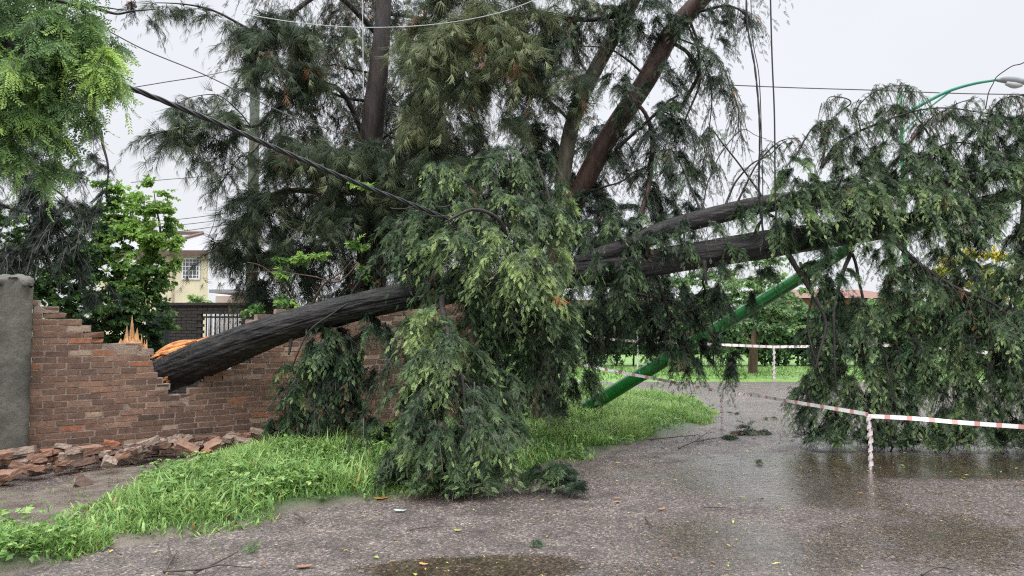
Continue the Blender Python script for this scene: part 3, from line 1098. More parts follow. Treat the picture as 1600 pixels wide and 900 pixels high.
def crown(acc, wood, blobs, tm='spray', size=0.15, dens=700, tw_len=0.45, nk=11, droop=0.7, out=0.8, down=0.15, dead=0.01, tips=0.35, per=6, zmin=0.02, woodr=0.0052, shell=0.5):
    """blobs: (u, v, Y, ru, rv[, density, tint]) foliage volumes; each filled with
    boughs whose twigs fan outwards and hang, sprays along each twig"""
    tmx = TM[tm]
    for bl in blobs:
        u, v, Y, ru, rv = bl[:5]
        dn = bl[5] if len(bl) > 5 else 1.0
        tb = bl[6] if len(bl) > 6 else 0.35  # base tint, set low where shade is painted under the trunk and inside crowns
        c = P(u, v, Y)
        rx, rz = ru * Y / F, rv * Y / F
        ry = min(0.75 * (rx + rz) * 0.5, 1.1)
        area = math.pi * rx * rz
        ns = max(nk, int(area * dens * dn))
        ncl = max(1, int(ns / (nk * per)))
        d = nrm(RNG.normal(0, 1, (ncl, 3)))
        rad = RNG.random(ncl) ** (1 / 3 * (1 - shell * 0.6))
        cc = c + d * rad[:, None] * np.array([rx, ry, rz]) * 0.92
        ctint = tb + RNG.normal(0, 0.13, ncl) + 0.10 * d[:, 2]  # upper clumps tinted lighter, lower ones darker, as if lit from above
        cdead = RNG.random(ncl * per) < dead
        nt_ = ncl * per
        C = np.repeat(cc, per, 0)
        D = nrm(np.repeat(d * [1, 1, 0.5], per, 0) * out + RNG.normal(0, 0.55, (nt_, 3)) * [1, 1, 0.6] - [0, 0, down])
        Ln = tw_len * (0.4 + 1.1 * RNG.random(nt_) ** 1.4) * min(1.3, max(0.6, (rx + rz) / 1.0))
        # start a little inside
        C = C - D * Ln[:, None] * 0.35
        s = np.linspace(0.08, 1.0, nk)
        PP = C[:, None, :] + D[:, None, :] * (Ln[:, None, None] * s[None, :, None])
        PP[:, :, 2] -= droop * Ln[:, None] * s[None, :] ** 2
        TT = D[:, None, :] - np.array([0, 0, 1.0]) * (2 * droop * s)[None, :, None]
        TT = nrm(TT)
        side = nrm(np.cross(TT, np.array([0, 0, 1.0])) + 1e-4)
        sg = np.where(np.arange(nk) % 2 == 0, 1.0, -1.0)[None, :, None]
        dr = TT * 0.75 + side * sg * 0.75 + RNG.normal(0, 0.22, PP.shape) - np.array([0, 0, 0.28])
        dr[:, -1] = TT[:, -1]
        upv = nrm(np.cross(side, TT) * -1.0 + np.array([0, 0, 0.6]) + RNG.normal(0, 0.45, PP.shape))
        upv = np.where(upv[..., 2:3] < 0, -upv, upv)
        sz = size * RNG.uniform(0.7, 1.25, (nt_, nk)) * (1.0 - 0.25 * s[None, :])
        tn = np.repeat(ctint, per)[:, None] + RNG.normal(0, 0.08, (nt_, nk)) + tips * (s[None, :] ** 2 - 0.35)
        tn = np.clip(tn, 0, 1)
        dd = cdead[:, None] & (RNG.random((nt_, nk)) < 0.7)
        tn = np.where(dd, 2.0, tn)
        pos, drr, up2 = PP.reshape(-1, 3), dr.reshape(-1, 3), upv.reshape(-1, 3)
        if zmin < 0:
            pos[:, 2] = np.maximum(pos[:, 2], 0.02 + 0.03 * RNG.random(len(pos)))
        ok = pos[:, 2] > zmin + 0.05
        low = pos[:, 2] < zmin + 0.22
        drr[low, 2] = np.maximum(drr[low, 2], -0.1)
        scatter(acc, pos[ok], drr[ok], up2[ok], sz.ravel()[ok], tn.ravel()[ok], tmx)
        NSPRAY[0] += ok.sum()
        if wood is not None:
            # thin stems : 3-sided strips, every twig
            for st_ in range(0, nt_, 1):
                pass
            ix = np.arange(0, nk, 3)
            Q = PP[:, ix]
            m_ = len(ix)
            r0 = woodr * np.linspace(1.3, 0.4, m_)
            offs = np.array([[1, 0, 0], [-.5, .87, .3], [-.5, -.87, -.3]])
            VV = Q[:, :, None, :] + offs[None, None] * r0[None, :, None, None]
            base_ = (np.arange(nt_) * m_ * 3)[:, None, None]
            ii, jj = np.meshgrid(np.arange(m_ - 1), np.arange(3), indexing='ij')
            qq = np.stack([ii * 3 + jj, ii * 3 + (jj + 1) % 3, (ii + 1) * 3 + (jj + 1) % 3, (ii + 1) * 3 + jj], -1).reshape(-1, 4)
            wood.add(VV.reshape(-1, 3), None, (base_ + qq[None]).reshape(-1, 4))


def along(acc, wood, pts, n, ln=0.35, size=0.12, tm='spray', tint=0.38, t0=0.1, jit=0.03, nk=9, side=0.55, droop=1.1, curl=0.0, dead=0.02, woodr=0.0048, up=0.25):
    """weeping twigs that start on a limb and hang from it"""
    c_ = catmull(np.array([P(*p[:3]) for p in pts]), 200)
    ii = RNG.integers(int(200 * t0), 200, n)
    C = c_[ii] + RNG.normal(0, jit, (n, 3))
    T_ = nrm(np.gradient(c_, axis=0))[ii]
    az = RNG.uniform(0, 2 * np.pi, n)
    D = nrm(np.column_stack([np.cos(az), np.sin(az), np.zeros(n)]) * side + T_ * 0.35 + np.column_stack([np.zeros(n), np.zeros(n), RNG.uniform(-.4, up, n)]))
    Ln = ln * RNG.uniform(0.4, 1.35, n)
    s = np.linspace(0.06, 1.0, nk)
    PP = C[:, None, :] + D[:, None, :] * (Ln[:, None, None] * 0.75 * s[None, :, None])
    PP[:, :, 2] -= droop * Ln[:, None] * s[None, :] ** 2
    TT = nrm(D[:, None, :] * 0.75 - np.array([0, 0, 1.0]) * (2 * droop * s)[None, :, None])
    sdv = nrm(np.cross(TT, np.array([0.1, 0.1, 1.0])) + 1e-4)
    sg = np.where(np.arange(nk) % 2 == 0, 1.0, -1.0)[None, :, None]
    dr = TT * 0.8 + sdv * sg * 0.6 + RNG.normal(0, 0.22, PP.shape) - np.array([0, 0, 0.25])
    upv = RNG.normal(0, 0.6, PP.shape) + np.array([0, 0, 0.8])
    sz = size * RNG.uniform(0.6, 1.2, (n, nk)) * (1.05 - 0.3 * s[None, :])
    tn = np.clip(tint + RNG.normal(0, 0.12, (n, 1)) + RNG.normal(0, 0.06, (n, nk)) + 0.2 * (s[None] ** 2 - .3), 0, 1)
    tn = np.where((RNG.random((n, 1)) < dead), 2.0, tn) + 0 * sz
    keep = (PP[:, :, 2] > 0.06).reshape(-1)
    scatter(acc, PP.reshape(-1, 3)[keep], dr.reshape(-1, 3)[keep], upv.reshape(-1, 3)[keep], sz.ravel()[keep], tn.ravel()[keep], TM[tm])
    NSPRAY[0] += n * nk
    ix = np.arange(0, nk, 2)
    C3 = np.concatenate([C[:, None, :], PP[:, ix]], 1)
    m_ = len(ix) + 1
    r0 = woodr * np.linspace(1.5, 0.5, m_)
    offs = np.array([[1, 0, 0], [-.5, .87, .3], [-.5, -.87, -.3]])
    VV = C3[:, :, None, :] + offs[None, None] * r0[None, :, None, None]
    base_ = (np.arange(n) * m_ * 3)[:, None, None]
    a1, a2 = np.meshgrid(np.arange(m_ - 1), np.arange(3), indexing='ij')
    qq = np.stack([a1 * 3 + a2, a1 * 3 + (a2 + 1) % 3, (a1 + 1) * 3 + (a2 + 1) % 3, (a1 + 1) * 3 + a2], -1).reshape(-1, 4)
    wood.add(VV.reshape(-1, 3), None, (base_ + qq[None]).reshape(-1, 4))


def path(pts):
    return [P(*p[:3]) for p in pts]


def limb(acc, pts, r0, r1, n=20, k=7, amp=0.10, seed=0, wob=0.06):
    r0, r1 = r0 * 0.68, r1 * 0.6
    p_ = path(pts)
    tube(acc, p_, np.linspace(r0, r1, len(p_)), n, k, amp, 3.0, True, seed, wob=wob)


weed = Acc()
for poly_, n_ in ((wp, 700), (wp2, 380), (GR1g, 250), (GR2g, 110)):
    x_ = RNG.uniform(poly_[:, 0].min(), poly_[:, 0].max(), n_ * 3)
    y_ = RNG.uniform(poly_[:, 1].min(), poly_[:, 1].max(), n_ * 3)
    k_ = polydist(x_, y_, poly_) > 0.02
    x_, y_ = x_[k_][:n_], y_[k_][:n_]
    h_ = RNG.uniform(0.05, 0.24, len(x_))
    for lv_ in range(5):
        f_ = (lv_ + 1) / 5
        ps = np.column_stack([x_ + RNG.normal(0, .03, len(x_)), y_ + RNG.normal(0, .03, len(x_)), verge_z(x_, y_) + h_ * f_])
        az_ = RNG.uniform(0, 6.28, len(x_))
        scatter(weed, ps, np.column_stack([np.cos(az_), np.sin(az_), RNG.uniform(-.2, .5, len(x_))]), np.column_stack([0 * x_, 0 * x_, 0 * x_ + 1.0]) + RNG.normal(0, .2, ps.shape), RNG.uniform(0.04, 0.09, len(x_)), np.clip(RNG.normal(0.62, 0.2, len(x_)), 0, 1), TM['leaf'])
tag(weed.build("weeds", M['grass']), "low broad leaved weeds growing among the verge grass", "weeds", kind='stuff')

# ------------------------------------------------------------------ the fallen cypress
ft = thing("fallen_cypress", "huge fallen conifer with dark wet trunk lying over the broken wall and road", "tree", (-4.6, 9.9, 0))
# children live in world coordinates
def child(acc, name, mat, root, smooth=False, label=None):
    o = acc.build(name, mat, root, smooth=smooth)
    o.matrix_parent_inverse = root.matrix_world.inverted() if False else o.matrix_parent_inverse
    o.location = -Vector(root.location)
    if label:
        o['label'] = label
    return o


TR = [(252, 588, 10.0), (300, 568, 9.75), (350, 548, 9.55), (430, 517, 9.35), (520, 490, 9.25), (620, 466, 9.2), (760, 446, 9.2), (930, 424, 9.3), (1100, 398, 9.4), (1250, 374, 9.5), (1400, 352, 9.8), (1520, 322, 10.1), (1640, 290, 10.5)]
TRr = [0.27, 0.28, 0.265, 0.225, 0.20, 0.195, 0.19, 0.19, 0.20, 0.205, 0.16, 0.12, 0.09]
a = Acc()
tube(a, path(TR), [r_ * 0.86 for r_ in TRr], 520, 110, 0.20, 3.0, True, 5, rag=0.22)
child(a, "trunk", M['bark_wet'], ft, smooth=True)
a = Acc()
tube(a, path([(900, 412, 9.3), (980, 385, 9.3), (1060, 352, 9.35), (1180, 322, 9.45), (1260, 310, 9.6), (1430, 292, 9.9), (1510, 282, 10.1), (1640, 262, 10.5)]), [0.10, 0.12, 0.12, 0.118, 0.11, 0.09, 0.075, 0.04], 240, 60, 0.17, 3.0, True, 15)
child(a, "stem", M['bark_wet'], ft, smooth=True)


def shards(acc, org, ax, n, L_, r_, spread, seed, w0=0.018):
    rg_ = np.random.default_rng(seed)
    ax = np.array(ax, float) / np.linalg.norm(ax)
    s1 = np.cross(ax, [0.3, 0.2, 1.0]); s1 /= np.linalg.norm(s1)
    s2 = np.cross(ax, s1)
    for i in range(n):
        th = rg_.uniform(0, 6.28)
        rr = r_ * math.sqrt(rg_.random())
        p0 = np.array(org) + s1 * rr * math.cos(th) + s2 * rr * math.sin(th)
        d_ = ax + (s1 * math.cos(th) + s2 * math.sin(th)) * rg_.uniform(0, spread) + rg_.normal(0, 0.04, 3)
        l_ = L_ * rg_.uniform(0.3, 1.0) * (1 - 0.5 * rr / r_)
        w_ = w0 * rg_.uniform(0.5, 1.5)
        a1 = s1 * math.cos(th + 1) + s2 * math.sin(th + 1)
        a2 = np.cross(ax, a1)
        V = [p0 + a1 * w_, p0 - a1 * w_ * .5 + a2 * w_, p0 - a1 * w_ * .5 - a2 * w_]
        md = p0 + d_ * l_ * 0.6
        V += [md + a1 * w_ * .7, md - a1 * w_ * .35 + a2 * w_ * .7, md - a1 * w_ * .35 - a2 * w_ * .7, p0 + d_ * l_]
        acc.add(V, [[3, 4, 6], [4, 5, 6], [5, 3, 6]], [[0, 1, 4, 3], [1, 2, 5, 4], [2, 0, 3, 5]])


a = Acc()
bt = P(256, 586, 10.0)
ax = P(252, 588, 10.0) - P(300, 568, 9.75)
shards(a, P(262, 584, 9.95), ax, 60, 0.22, 0.24, 0.1, 3, 0.03)
# long orange slab of heartwood torn along the top
tube(a, path([(244, 553, 9.95), (262, 545, 9.98), (285, 538, 10.02), (310, 535, 10.05), (322, 533, 10.05)]), [0.02, 0.05, 0.06, 0.04, 0.02], 60, 24, 0.45, 5, True, 8)
tube(a, path([(250, 552, 9.85), (268, 550, 9.8), (290, 541, 9.85)]), [0.02, 0.045, 0.02], 12, 6, 0.3, 5, True, 9)
shards(a, P(262, 592, 9.62), P(250, 598, 9.65) - P(275, 588, 9.6), 8, 0.16, 0.04, 0.15, 70, 0.012)
for k_ in range(5):
    shards(a, P(262 + 12 * k_, 551 - 3.5 * k_, 9.93), P(310, 536, 9.98) - P(262, 552, 9.9), 10, 0.42, 0.05, 0.10, 80 + k_, 0.016)
    shards(a, P(290 - 8 * k_, 546 + 1.5 * k_, 9.93), P(262, 552, 9.9) - P(310, 536, 9.98), 8, 0.30, 0.05, 0.12, 90 + k_, 0.016)
child(a, "splintered_wood", M['split'], ft)
a = Acc()
shards(a, P(866, 466, 7.95), P(900, 488, 7.85) - P(868, 462, 7.95), 10, 0.30, 0.035, 0.25, 4, 0.016)
child(a, "snapped_branch_end", M['split_red'], ft)

# visible limbs
LIMBS = [
    ([(545, 470, 9.2), (565, 430, 9.1), (600, 395, 9.0)], 0.035, 0.02), ([(510, 560, 9.0), (480, 520, 9.1), (520, 490, 9.2)], 0.02, 0.015),
    ([(445, 640, 8.9), (460, 560, 8.9), (500, 500, 9.0), (560, 470, 9.1)], 0.012, 0.02),
    ([(1230, 395, 9.3), (1258, 440, 9.2), (1285, 500, 9.1), (1275, 580, 9.0)], 0.055, 0.02), ([(1250, 410, 9.3), (1268, 450, 9.25), (1262, 520, 9.2), (1285, 600, 9.0)], 0.03, 0.012),
    ([(1390, 370, 9.6), (1440, 415, 9.4), (1500, 455, 9.2), (1560, 480, 9.0), (1620, 540, 8.9)], 0.05, 0.018), ([(1400, 375, 9.7), (1440, 420, 9.6), (1475, 450, 9.5), (1500, 520, 9.4)], 0.045, 0.018),
    ([(1480, 380, 10.0), (1520, 410, 9.9), (1560, 450, 9.8)], 0.04, 0.02), ([(1400, 640, 9.3), (1380, 560, 9.3), (1350, 470, 9.3), (1330, 390, 9.4)], 0.015, 0.035),
    ([(1283, 262, 9.6), (1305, 228, 9.6), (1345, 205, 9.7), (1400, 180, 9.8), (1480, 170, 9.9), (1560, 180, 10.0)], 0.035, 0.010),
    ([(1345, 205, 9.7), (1342, 165, 9.7), (1370, 140, 9.8), (1410, 130, 9.8), (1440, 150, 9.8)], 0.014, 0.006), ([(1430, 286, 9.8), (1470, 270, 9.8), (1520, 266, 9.8), (1600, 280, 9.9)], 0.022, 0.012),
    ([(1455, 235, 9.9), (1500, 222, 9.9), (1560, 230, 10), (1620, 215, 10)], 0.018, 0.012), ([(1540, 170, 9.9), (1548, 135, 9.9), (1570, 112, 9.9), (1610, 90, 9.9)], 0.010, 0.012),
    ([(1130, 330, 9.4), (1150, 285, 9.5), (1190, 245, 9.6), (1230, 220, 9.6)], 0.025, 0.008), ([(1095, 330, 9.4), (1110, 280, 9.5), (1130, 235, 9.6), (1160, 205, 9.6), (1200, 215, 9.6)], 0.015, 0.006),
    ([(930, 440, 9.4), (1000, 462, 9.8), (1070, 480, 10), (1090, 520, 10)], 0.035, 0.015), ([(1020, 420, 9.5), (1040, 470, 9.8), (1050, 540, 10)], 0.04, 0.015),
    ([(1110, 400, 9.6), (1100, 450, 9.9), (1120, 520, 10)], 0.035, 0.012),
    ([(700, 450, 9.1), (690, 470, 8.2), (700, 520, 7.6), (720, 600, 7.3), (730, 700, 7.1)], 0.06, 0.02), ([(700, 530, 7.6), (660, 590, 7.4), (640, 680, 7.3), (600, 735, 7.3)], 0.03, 0.01),
    ([(800, 450, 9.1), (800, 400, 8.5), (780, 350, 8.3), (740, 330, 8.2), (690, 350, 8.1)], 0.06, 0.02), ([(800, 440, 9.1), (850, 380, 8.6), (860, 320, 8.6), (840, 250, 8.7)], 0.05, 0.02),
    ([(820, 455, 9.1), (850, 500, 8.7), (870, 560, 8.8), (860, 620, 8.9)], 0.045, 0.015),
    ([(610, 325, 8.6), (660, 326, 8.5), (700, 318, 8.4)], 0.010, 0.014),
    ([(1340, 360, 9.6), (1320, 420, 9.3), (1300, 500, 9.1), (1310, 620, 9.0)], 0.05, 0.015), ([(1600, 310, 10.2), (1590, 420, 9.6), (1570, 520, 9.2), (1560, 640, 9.1)], 0.05, 0.015),
]
for i, (pts, r0, r1) in enumerate(LIMBS):
    a = Acc()
    limb(a, pts, r0, r1, 26, 8, 0.12, i + 20, wob=0.08)
    child(a, "limb", M['bark_dark'], ft, smooth=True)

FB = [
    # front hanging mass
    (668, 494, 7.7, 46, 22, 1.5, 0.80), (700, 560, 7.5, 66, 52, 1.3, 0.52), (645, 610, 7.6, 38, 60, 1.0, 0.35), (700, 640, 7.2, 85, 60, 1.1, 0.45), (745, 690, 7.1, 75, 60, 1.2, 0.45),
    (670, 710, 7.2, 80, 48, 1.0, 0.32), (615, 735, 7.4, 48, 30, 0.8, 0.30), (765, 610, 7.7, 45, 62, 1.0, 0.42), (715, 742, 6.95, 70, 26, 1.0, 0.40), (800, 680, 7.6, 30, 40, 0.7, 0.4), (868, 735, 7.15, 40, 26, 2.4, 0.30), (905, 752, 7.0, 22, 10, 1.8, 0.35),
    # upper centre mass
    (745, 375, 8.2, 90, 34, 1.3, 0.62), (820, 405, 8.0, 85, 36, 1.3, 0.68), (700, 330, 8.5, 60, 34, 0.9, 0.50), (800, 330, 8.5, 80, 40, 1.0, 0.50), (865, 320, 8.6, 40, 60, 0.9, 0.55), (800, 255, 9.0, 75, 40, 0.9, 0.45),
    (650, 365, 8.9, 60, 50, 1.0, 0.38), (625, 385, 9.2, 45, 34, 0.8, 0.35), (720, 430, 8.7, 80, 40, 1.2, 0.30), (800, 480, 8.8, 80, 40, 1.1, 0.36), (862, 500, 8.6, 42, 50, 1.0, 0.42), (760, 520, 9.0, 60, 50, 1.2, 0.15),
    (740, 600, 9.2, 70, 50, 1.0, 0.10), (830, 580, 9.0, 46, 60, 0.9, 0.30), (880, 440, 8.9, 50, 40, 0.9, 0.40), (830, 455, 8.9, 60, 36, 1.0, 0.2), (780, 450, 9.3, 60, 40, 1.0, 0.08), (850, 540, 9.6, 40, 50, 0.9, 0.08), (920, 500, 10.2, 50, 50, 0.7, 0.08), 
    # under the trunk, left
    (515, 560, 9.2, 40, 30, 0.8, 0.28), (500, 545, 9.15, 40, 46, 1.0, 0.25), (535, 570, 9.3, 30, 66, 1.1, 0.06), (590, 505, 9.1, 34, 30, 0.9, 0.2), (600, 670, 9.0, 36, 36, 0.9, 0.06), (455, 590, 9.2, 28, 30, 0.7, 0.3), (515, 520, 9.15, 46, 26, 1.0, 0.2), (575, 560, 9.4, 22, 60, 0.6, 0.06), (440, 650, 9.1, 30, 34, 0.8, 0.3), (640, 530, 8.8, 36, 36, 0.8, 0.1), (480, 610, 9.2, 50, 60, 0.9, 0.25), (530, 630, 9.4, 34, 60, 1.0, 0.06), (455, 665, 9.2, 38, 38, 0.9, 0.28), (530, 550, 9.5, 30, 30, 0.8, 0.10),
    # over the trunk to the right of centre
    (940, 365, 9.3, 60, 40, 0.8, 0.35), (1000, 350, 9.6, 60, 40, 0.45, 0.35), (960, 430, 9.2, 50, 30, 0.6, 0.35), (1080, 300, 9.8, 50, 50, 0.30, 0.4), (1130, 270, 9.6, 50, 60, 0.25, 0.45), (1075, 385, 9.3, 40, 20, 0.5, 0.4),
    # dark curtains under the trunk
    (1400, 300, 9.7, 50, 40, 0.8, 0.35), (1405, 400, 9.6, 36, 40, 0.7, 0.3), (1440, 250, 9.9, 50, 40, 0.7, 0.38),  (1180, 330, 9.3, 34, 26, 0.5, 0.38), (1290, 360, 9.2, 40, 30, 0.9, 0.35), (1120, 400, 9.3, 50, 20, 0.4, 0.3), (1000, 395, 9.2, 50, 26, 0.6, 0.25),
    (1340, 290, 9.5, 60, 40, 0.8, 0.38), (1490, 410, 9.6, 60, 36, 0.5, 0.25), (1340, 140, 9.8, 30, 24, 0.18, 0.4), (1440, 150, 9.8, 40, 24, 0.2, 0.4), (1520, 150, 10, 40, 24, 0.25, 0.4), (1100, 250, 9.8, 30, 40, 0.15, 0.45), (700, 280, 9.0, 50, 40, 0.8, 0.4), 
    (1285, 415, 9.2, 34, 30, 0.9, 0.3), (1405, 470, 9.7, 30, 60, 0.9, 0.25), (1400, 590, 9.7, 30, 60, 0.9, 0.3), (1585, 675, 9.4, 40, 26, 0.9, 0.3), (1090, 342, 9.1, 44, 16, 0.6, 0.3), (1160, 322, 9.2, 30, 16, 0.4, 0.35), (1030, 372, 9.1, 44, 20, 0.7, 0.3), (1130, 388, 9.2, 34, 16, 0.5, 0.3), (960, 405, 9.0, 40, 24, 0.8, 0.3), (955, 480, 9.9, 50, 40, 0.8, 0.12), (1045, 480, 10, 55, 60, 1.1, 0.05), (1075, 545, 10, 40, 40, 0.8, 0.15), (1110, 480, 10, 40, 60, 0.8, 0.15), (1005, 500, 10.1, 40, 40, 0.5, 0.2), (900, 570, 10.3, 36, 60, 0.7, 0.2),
    (880, 610, 10.6, 36, 40, 0.6, 0.2), (1140, 540, 9.9, 28, 40, 0.5, 0.2), (1180, 440, 9.9, 40, 40, 0.35, 0.2), (1030, 540, 10.0, 34, 26, 0.5, 0.2),
    # clump on the trunk at right
    (1255, 275, 9.2, 40, 38, 1.0, 0.45), (1235, 330, 9.1, 52, 40, 1.0, 0.42), (1290, 310, 9.3, 45, 40, 0.9, 0.35),  (1345, 320, 9.3, 60, 50, 1.0, 0.45), (1370, 375, 9.2, 40, 30, 0.6, 0.42),
    (1330, 250, 9.7, 45, 40, 0.55, 0.38), (1310, 200, 9.8, 40, 36, 0.35, 0.42), (1400, 250, 9.8, 50, 40, 0.7, 0.42), (1400, 180, 9.8, 50, 34, 0.35, 0.42), (1440, 320, 9.5, 60, 50, 1.0, 0.45), (1500, 340, 9.5, 60, 50, 1.0, 0.38),
    (1480, 240, 9.9, 60, 44, 0.6, 0.40), (1550, 270, 9.9, 60, 50, 0.9, 0.42), (1560, 200, 10, 60, 36, 0.5, 0.40), (1500, 190, 10, 40, 34, 0.35, 0.40), (1620, 220, 10, 50, 60, 0.8, 0.4), (1590, 340, 9.7, 60, 60, 1.0, 0.42),
    # curtains to the ground at right
    (1300, 430, 9.3, 34, 44, 0.8, 0.30), (1285, 520, 9.5, 40, 60, 0.75, 0.25), (1275, 622, 9.65, 38, 62, 0.9, 0.25), (1330, 500, 9.5, 44, 60, 1.0, 0.35), (1335, 600, 9.65, 60, 60, 1.2, 0.42), (1330, 672, 9.6, 78, 24, 1.2, 0.38),
    (1410, 520, 9.6, 40, 70, 1.0, 0.38), (1400, 610, 9.6, 50, 44, 0.8, 0.38), (1420, 676, 9.5, 60, 28, 1.1, 0.30), (1465, 470, 9.4, 50, 60, 0.8, 0.35), (1490, 560, 9.5, 55, 60, 1.2, 0.42), (1530, 645, 9.45, 60, 48, 1.1, 0.38),
    (1545, 520, 9.1, 55, 70, 1.1, 0.38), (1540, 430, 9.3, 50, 50, 0.8, 0.38), (1600, 460, 9.0, 55, 80, 1.1, 0.45), (1605, 580, 9.2, 50, 80, 1.1, 0.38), (1480, 675, 9.4, 40, 30, 0.7, 0.32), (1640, 655, 9.3, 60, 50, 1.0, 0.35), (1690, 450, 9.2, 60, 160, 1.0, 0.35),
]
cr, tw = Acc(), Acc()
WEEP = [  # (limb path, twigs, twig length)
    ([(1200, 320, 9.4), (1165, 270, 9.5), (1130, 225, 9.5), (1110, 200, 9.5), (1095, 215, 9.5)], 26, .26), ([(1150, 320, 9.4), (1180, 262, 9.5), (1215, 222, 9.6), (1250, 215, 9.6)], 30, .28),
    ([(1095, 330, 9.4), (1070, 270, 9.5), (1050, 235, 9.5), (1030, 240, 9.5)], 24, .26), ([(1283, 262, 9.6), (1300, 190, 9.7), (1330, 160, 9.7), (1300, 150, 9.7), (1288, 165, 9.7)], 24, .24),
    ([(1283, 262, 9.6), (1305, 228, 9.6), (1345, 205, 9.7), (1400, 180, 9.8), (1480, 170, 9.9), (1560, 180, 10.0)], 110, .34), ([(1345, 205, 9.7), (1342, 165, 9.7), (1370, 140, 9.8), (1410, 130, 9.8), (1440, 150, 9.8)], 60, .26),
    ([(1430, 286, 9.8), (1470, 270, 9.8), (1520, 266, 9.8), (1600, 280, 9.9)], 60, .4), ([(1455, 235, 9.9), (1500, 222, 9.9), (1560, 230, 10), (1620, 215, 10)], 80, .35), ([(1540, 250, 9.9), (1548, 175, 9.9), (1580, 150, 9.9), (1640, 150, 9.9)], 60, .3),
    ([(1400, 250, 9.8), (1450, 190, 9.9), (1490, 165, 9.9), (1530, 150, 9.9)], 46, .28), ([(1240, 250, 9.5), (1270, 200, 9.6), (1310, 185, 9.6)], 30, .28), ([(1390, 370, 9.6), (1440, 415, 9.4), (1500, 455, 9.2), (1560, 480, 9.0)], 60, .4),
    ([(930, 424, 9.3), (1100, 398, 9.4), (1250, 374, 9.5)], 46, .28), ([(1040, 360, 9.3), (1180, 322, 9.45), (1300, 305, 9.7)], 60, .3), ([(1500, 290, 10), (1450, 210, 10.1), (1420, 170, 10.1), (1380, 165, 10.1)], 50, .3),
    ([(700, 470, 8.4), (640, 520, 8.0), (590, 600, 7.9), (560, 680, 7.8)], 50, .3), 
]
for i, (pts, n_, ln_) in enumerate(WEEP):
    if i < 4 or 8 <= i <= 10 or i in (14, 15):
        a = Acc()
        limb(a, pts, 0.022, 0.007, 26, 7, 0.12, i + 220, wob=0.03)
        child(a, "limb", M['bark_dark'], ft, smooth=True)
    along(cr, tw, pts, n_, ln_, size=0.10, tint=0.38)
FB = [b_ for b_ in FB if b_[5] > 0.3 or b_[0] < 900]
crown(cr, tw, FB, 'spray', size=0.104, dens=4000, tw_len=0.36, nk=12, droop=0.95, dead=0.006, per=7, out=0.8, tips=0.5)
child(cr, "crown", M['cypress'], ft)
child(tw, "branchwork", M['twig'], ft)

# snapped stubs along the trunk
for k_, (u_, v_, Y_s, du, dv, r_) in enumerate([(1010, 392, 9.15, 4, -18, .02), (1180, 362, 9.3, 10, -18, .024), (455, 536, 9.2, -4, 18, .02), (1100, 418, 9.2, 4, 26, .026)]):
    a = Acc()
    tube(a, [P(u_, v_ + (10 if dv < 0 else -10), Y_s + .05), P(u_ + du * .4, v_ + dv * .4, Y_s), P(u_ + du, v_ + dv, Y_s - .04)], [r_ * 1.5, r_, r_ * .55], 10, 9, 0.25, 5, True, 400 + k_)
    child(a, "branch_stub", M['bark_dark'], ft, smooth=True)

# stump behind the wall
st_ = thing("splintered_stump", "snapped orange stump spikes poking up behind the brick wall", "tree stump", tuple(P(208, 560, 10.6) * [1, 1, 0]))
a = Acc()
c_ = P(208, 545, 10.6)
tube(a, [[c_[0], c_[1], 0], [c_[0], c_[1], 0.5], [c_[0], c_[1], c_[2] - 0.05]], [0.36, 0.30, 0.27], 30, 32, 0.12, 3, True, 3)
child(a, "bark", M['bark_dark'], st_, smooth=True)
a = Acc()
shards(a, P(204, 548, 10.3), (0.05, 0, 1), 44, 0.40, 0.125, 0.03, 5, 0.042)
shards(a, P(206, 535, 10.28), (0.0, 0, 1), 2, 0.48, 0.02, 0.02, 6, 0.024)
shards(a, P(226, 545, 10.55), (-0.02, 0, 1), 5, 0.20, 0.03, 0.05, 7, 0.018)
for (u_, v_, h_, r_) in ((206, 520, 492, .030), (198, 530, 508, .03), (214, 530, 512, .025), (221, 540, 522, .018), (229, 548, 530, .014)):
    tube(a, [P(u_ - 1, v_ + 14, 10.3), P(u_, v_, 10.3), P(u_ + 0.5, h_, 10.3)], [r_ * 1.3, r_, 0.002], 10, 5, 0.3, 5, True, int(u_))
child(a, "splinters", M['split_up'], st_)

# ------------------------------------------------------------------ standing trees behind
t2 = thing("leaning_conifer", "standing conifer with leaning grey and reddish stems rising behind the fallen trunk", "tree", (*P(858, 655, 12.2)[:2], 0))
a = Acc()
b2 = P(858, 655, 12.2)
b2[2] = -0.05
tube(a, [b2, P(852, 610, 12.2), P(850, 520, 12.1), P(868, 420, 11.9), P(880, 340, 11.8)], [0.30, 0.23, 0.21, 0.20, 0.19], 60, 24, 0.15, 3, True, 41)
child(a, "trunk", M['bark_red'], t2, smooth=True)
a = Acc()
tube(a, path([(880, 345, 11.8), (905, 300, 11.7), (950, 215, 11.5), (1010, 125, 11.3), (1050, 50, 11.2), (1110, -20, 11.1), (1200, -150, 11)]), [0.17, 0.165, 0.16, 0.155, 0.145, 0.135, 0.11], 80, 24, 0.08, 3, True, 42)
child(a, "red_stem", M['bark_red'], t2, smooth=True)
a = Acc()
tube(a, path([(872, 400, 11.9), (882, 260, 11.6), (900, 175, 11.5), (935, 100, 11.4), (975, 30, 11.3), (1030, -80, 11.2)]), [0.13, 0.125, 0.12, 0.115, 0.105, 0.09], 70, 24, 0.06, 3, True, 43)
child(a, "grey_stem", M['bark_grey'], t2, smooth=True)
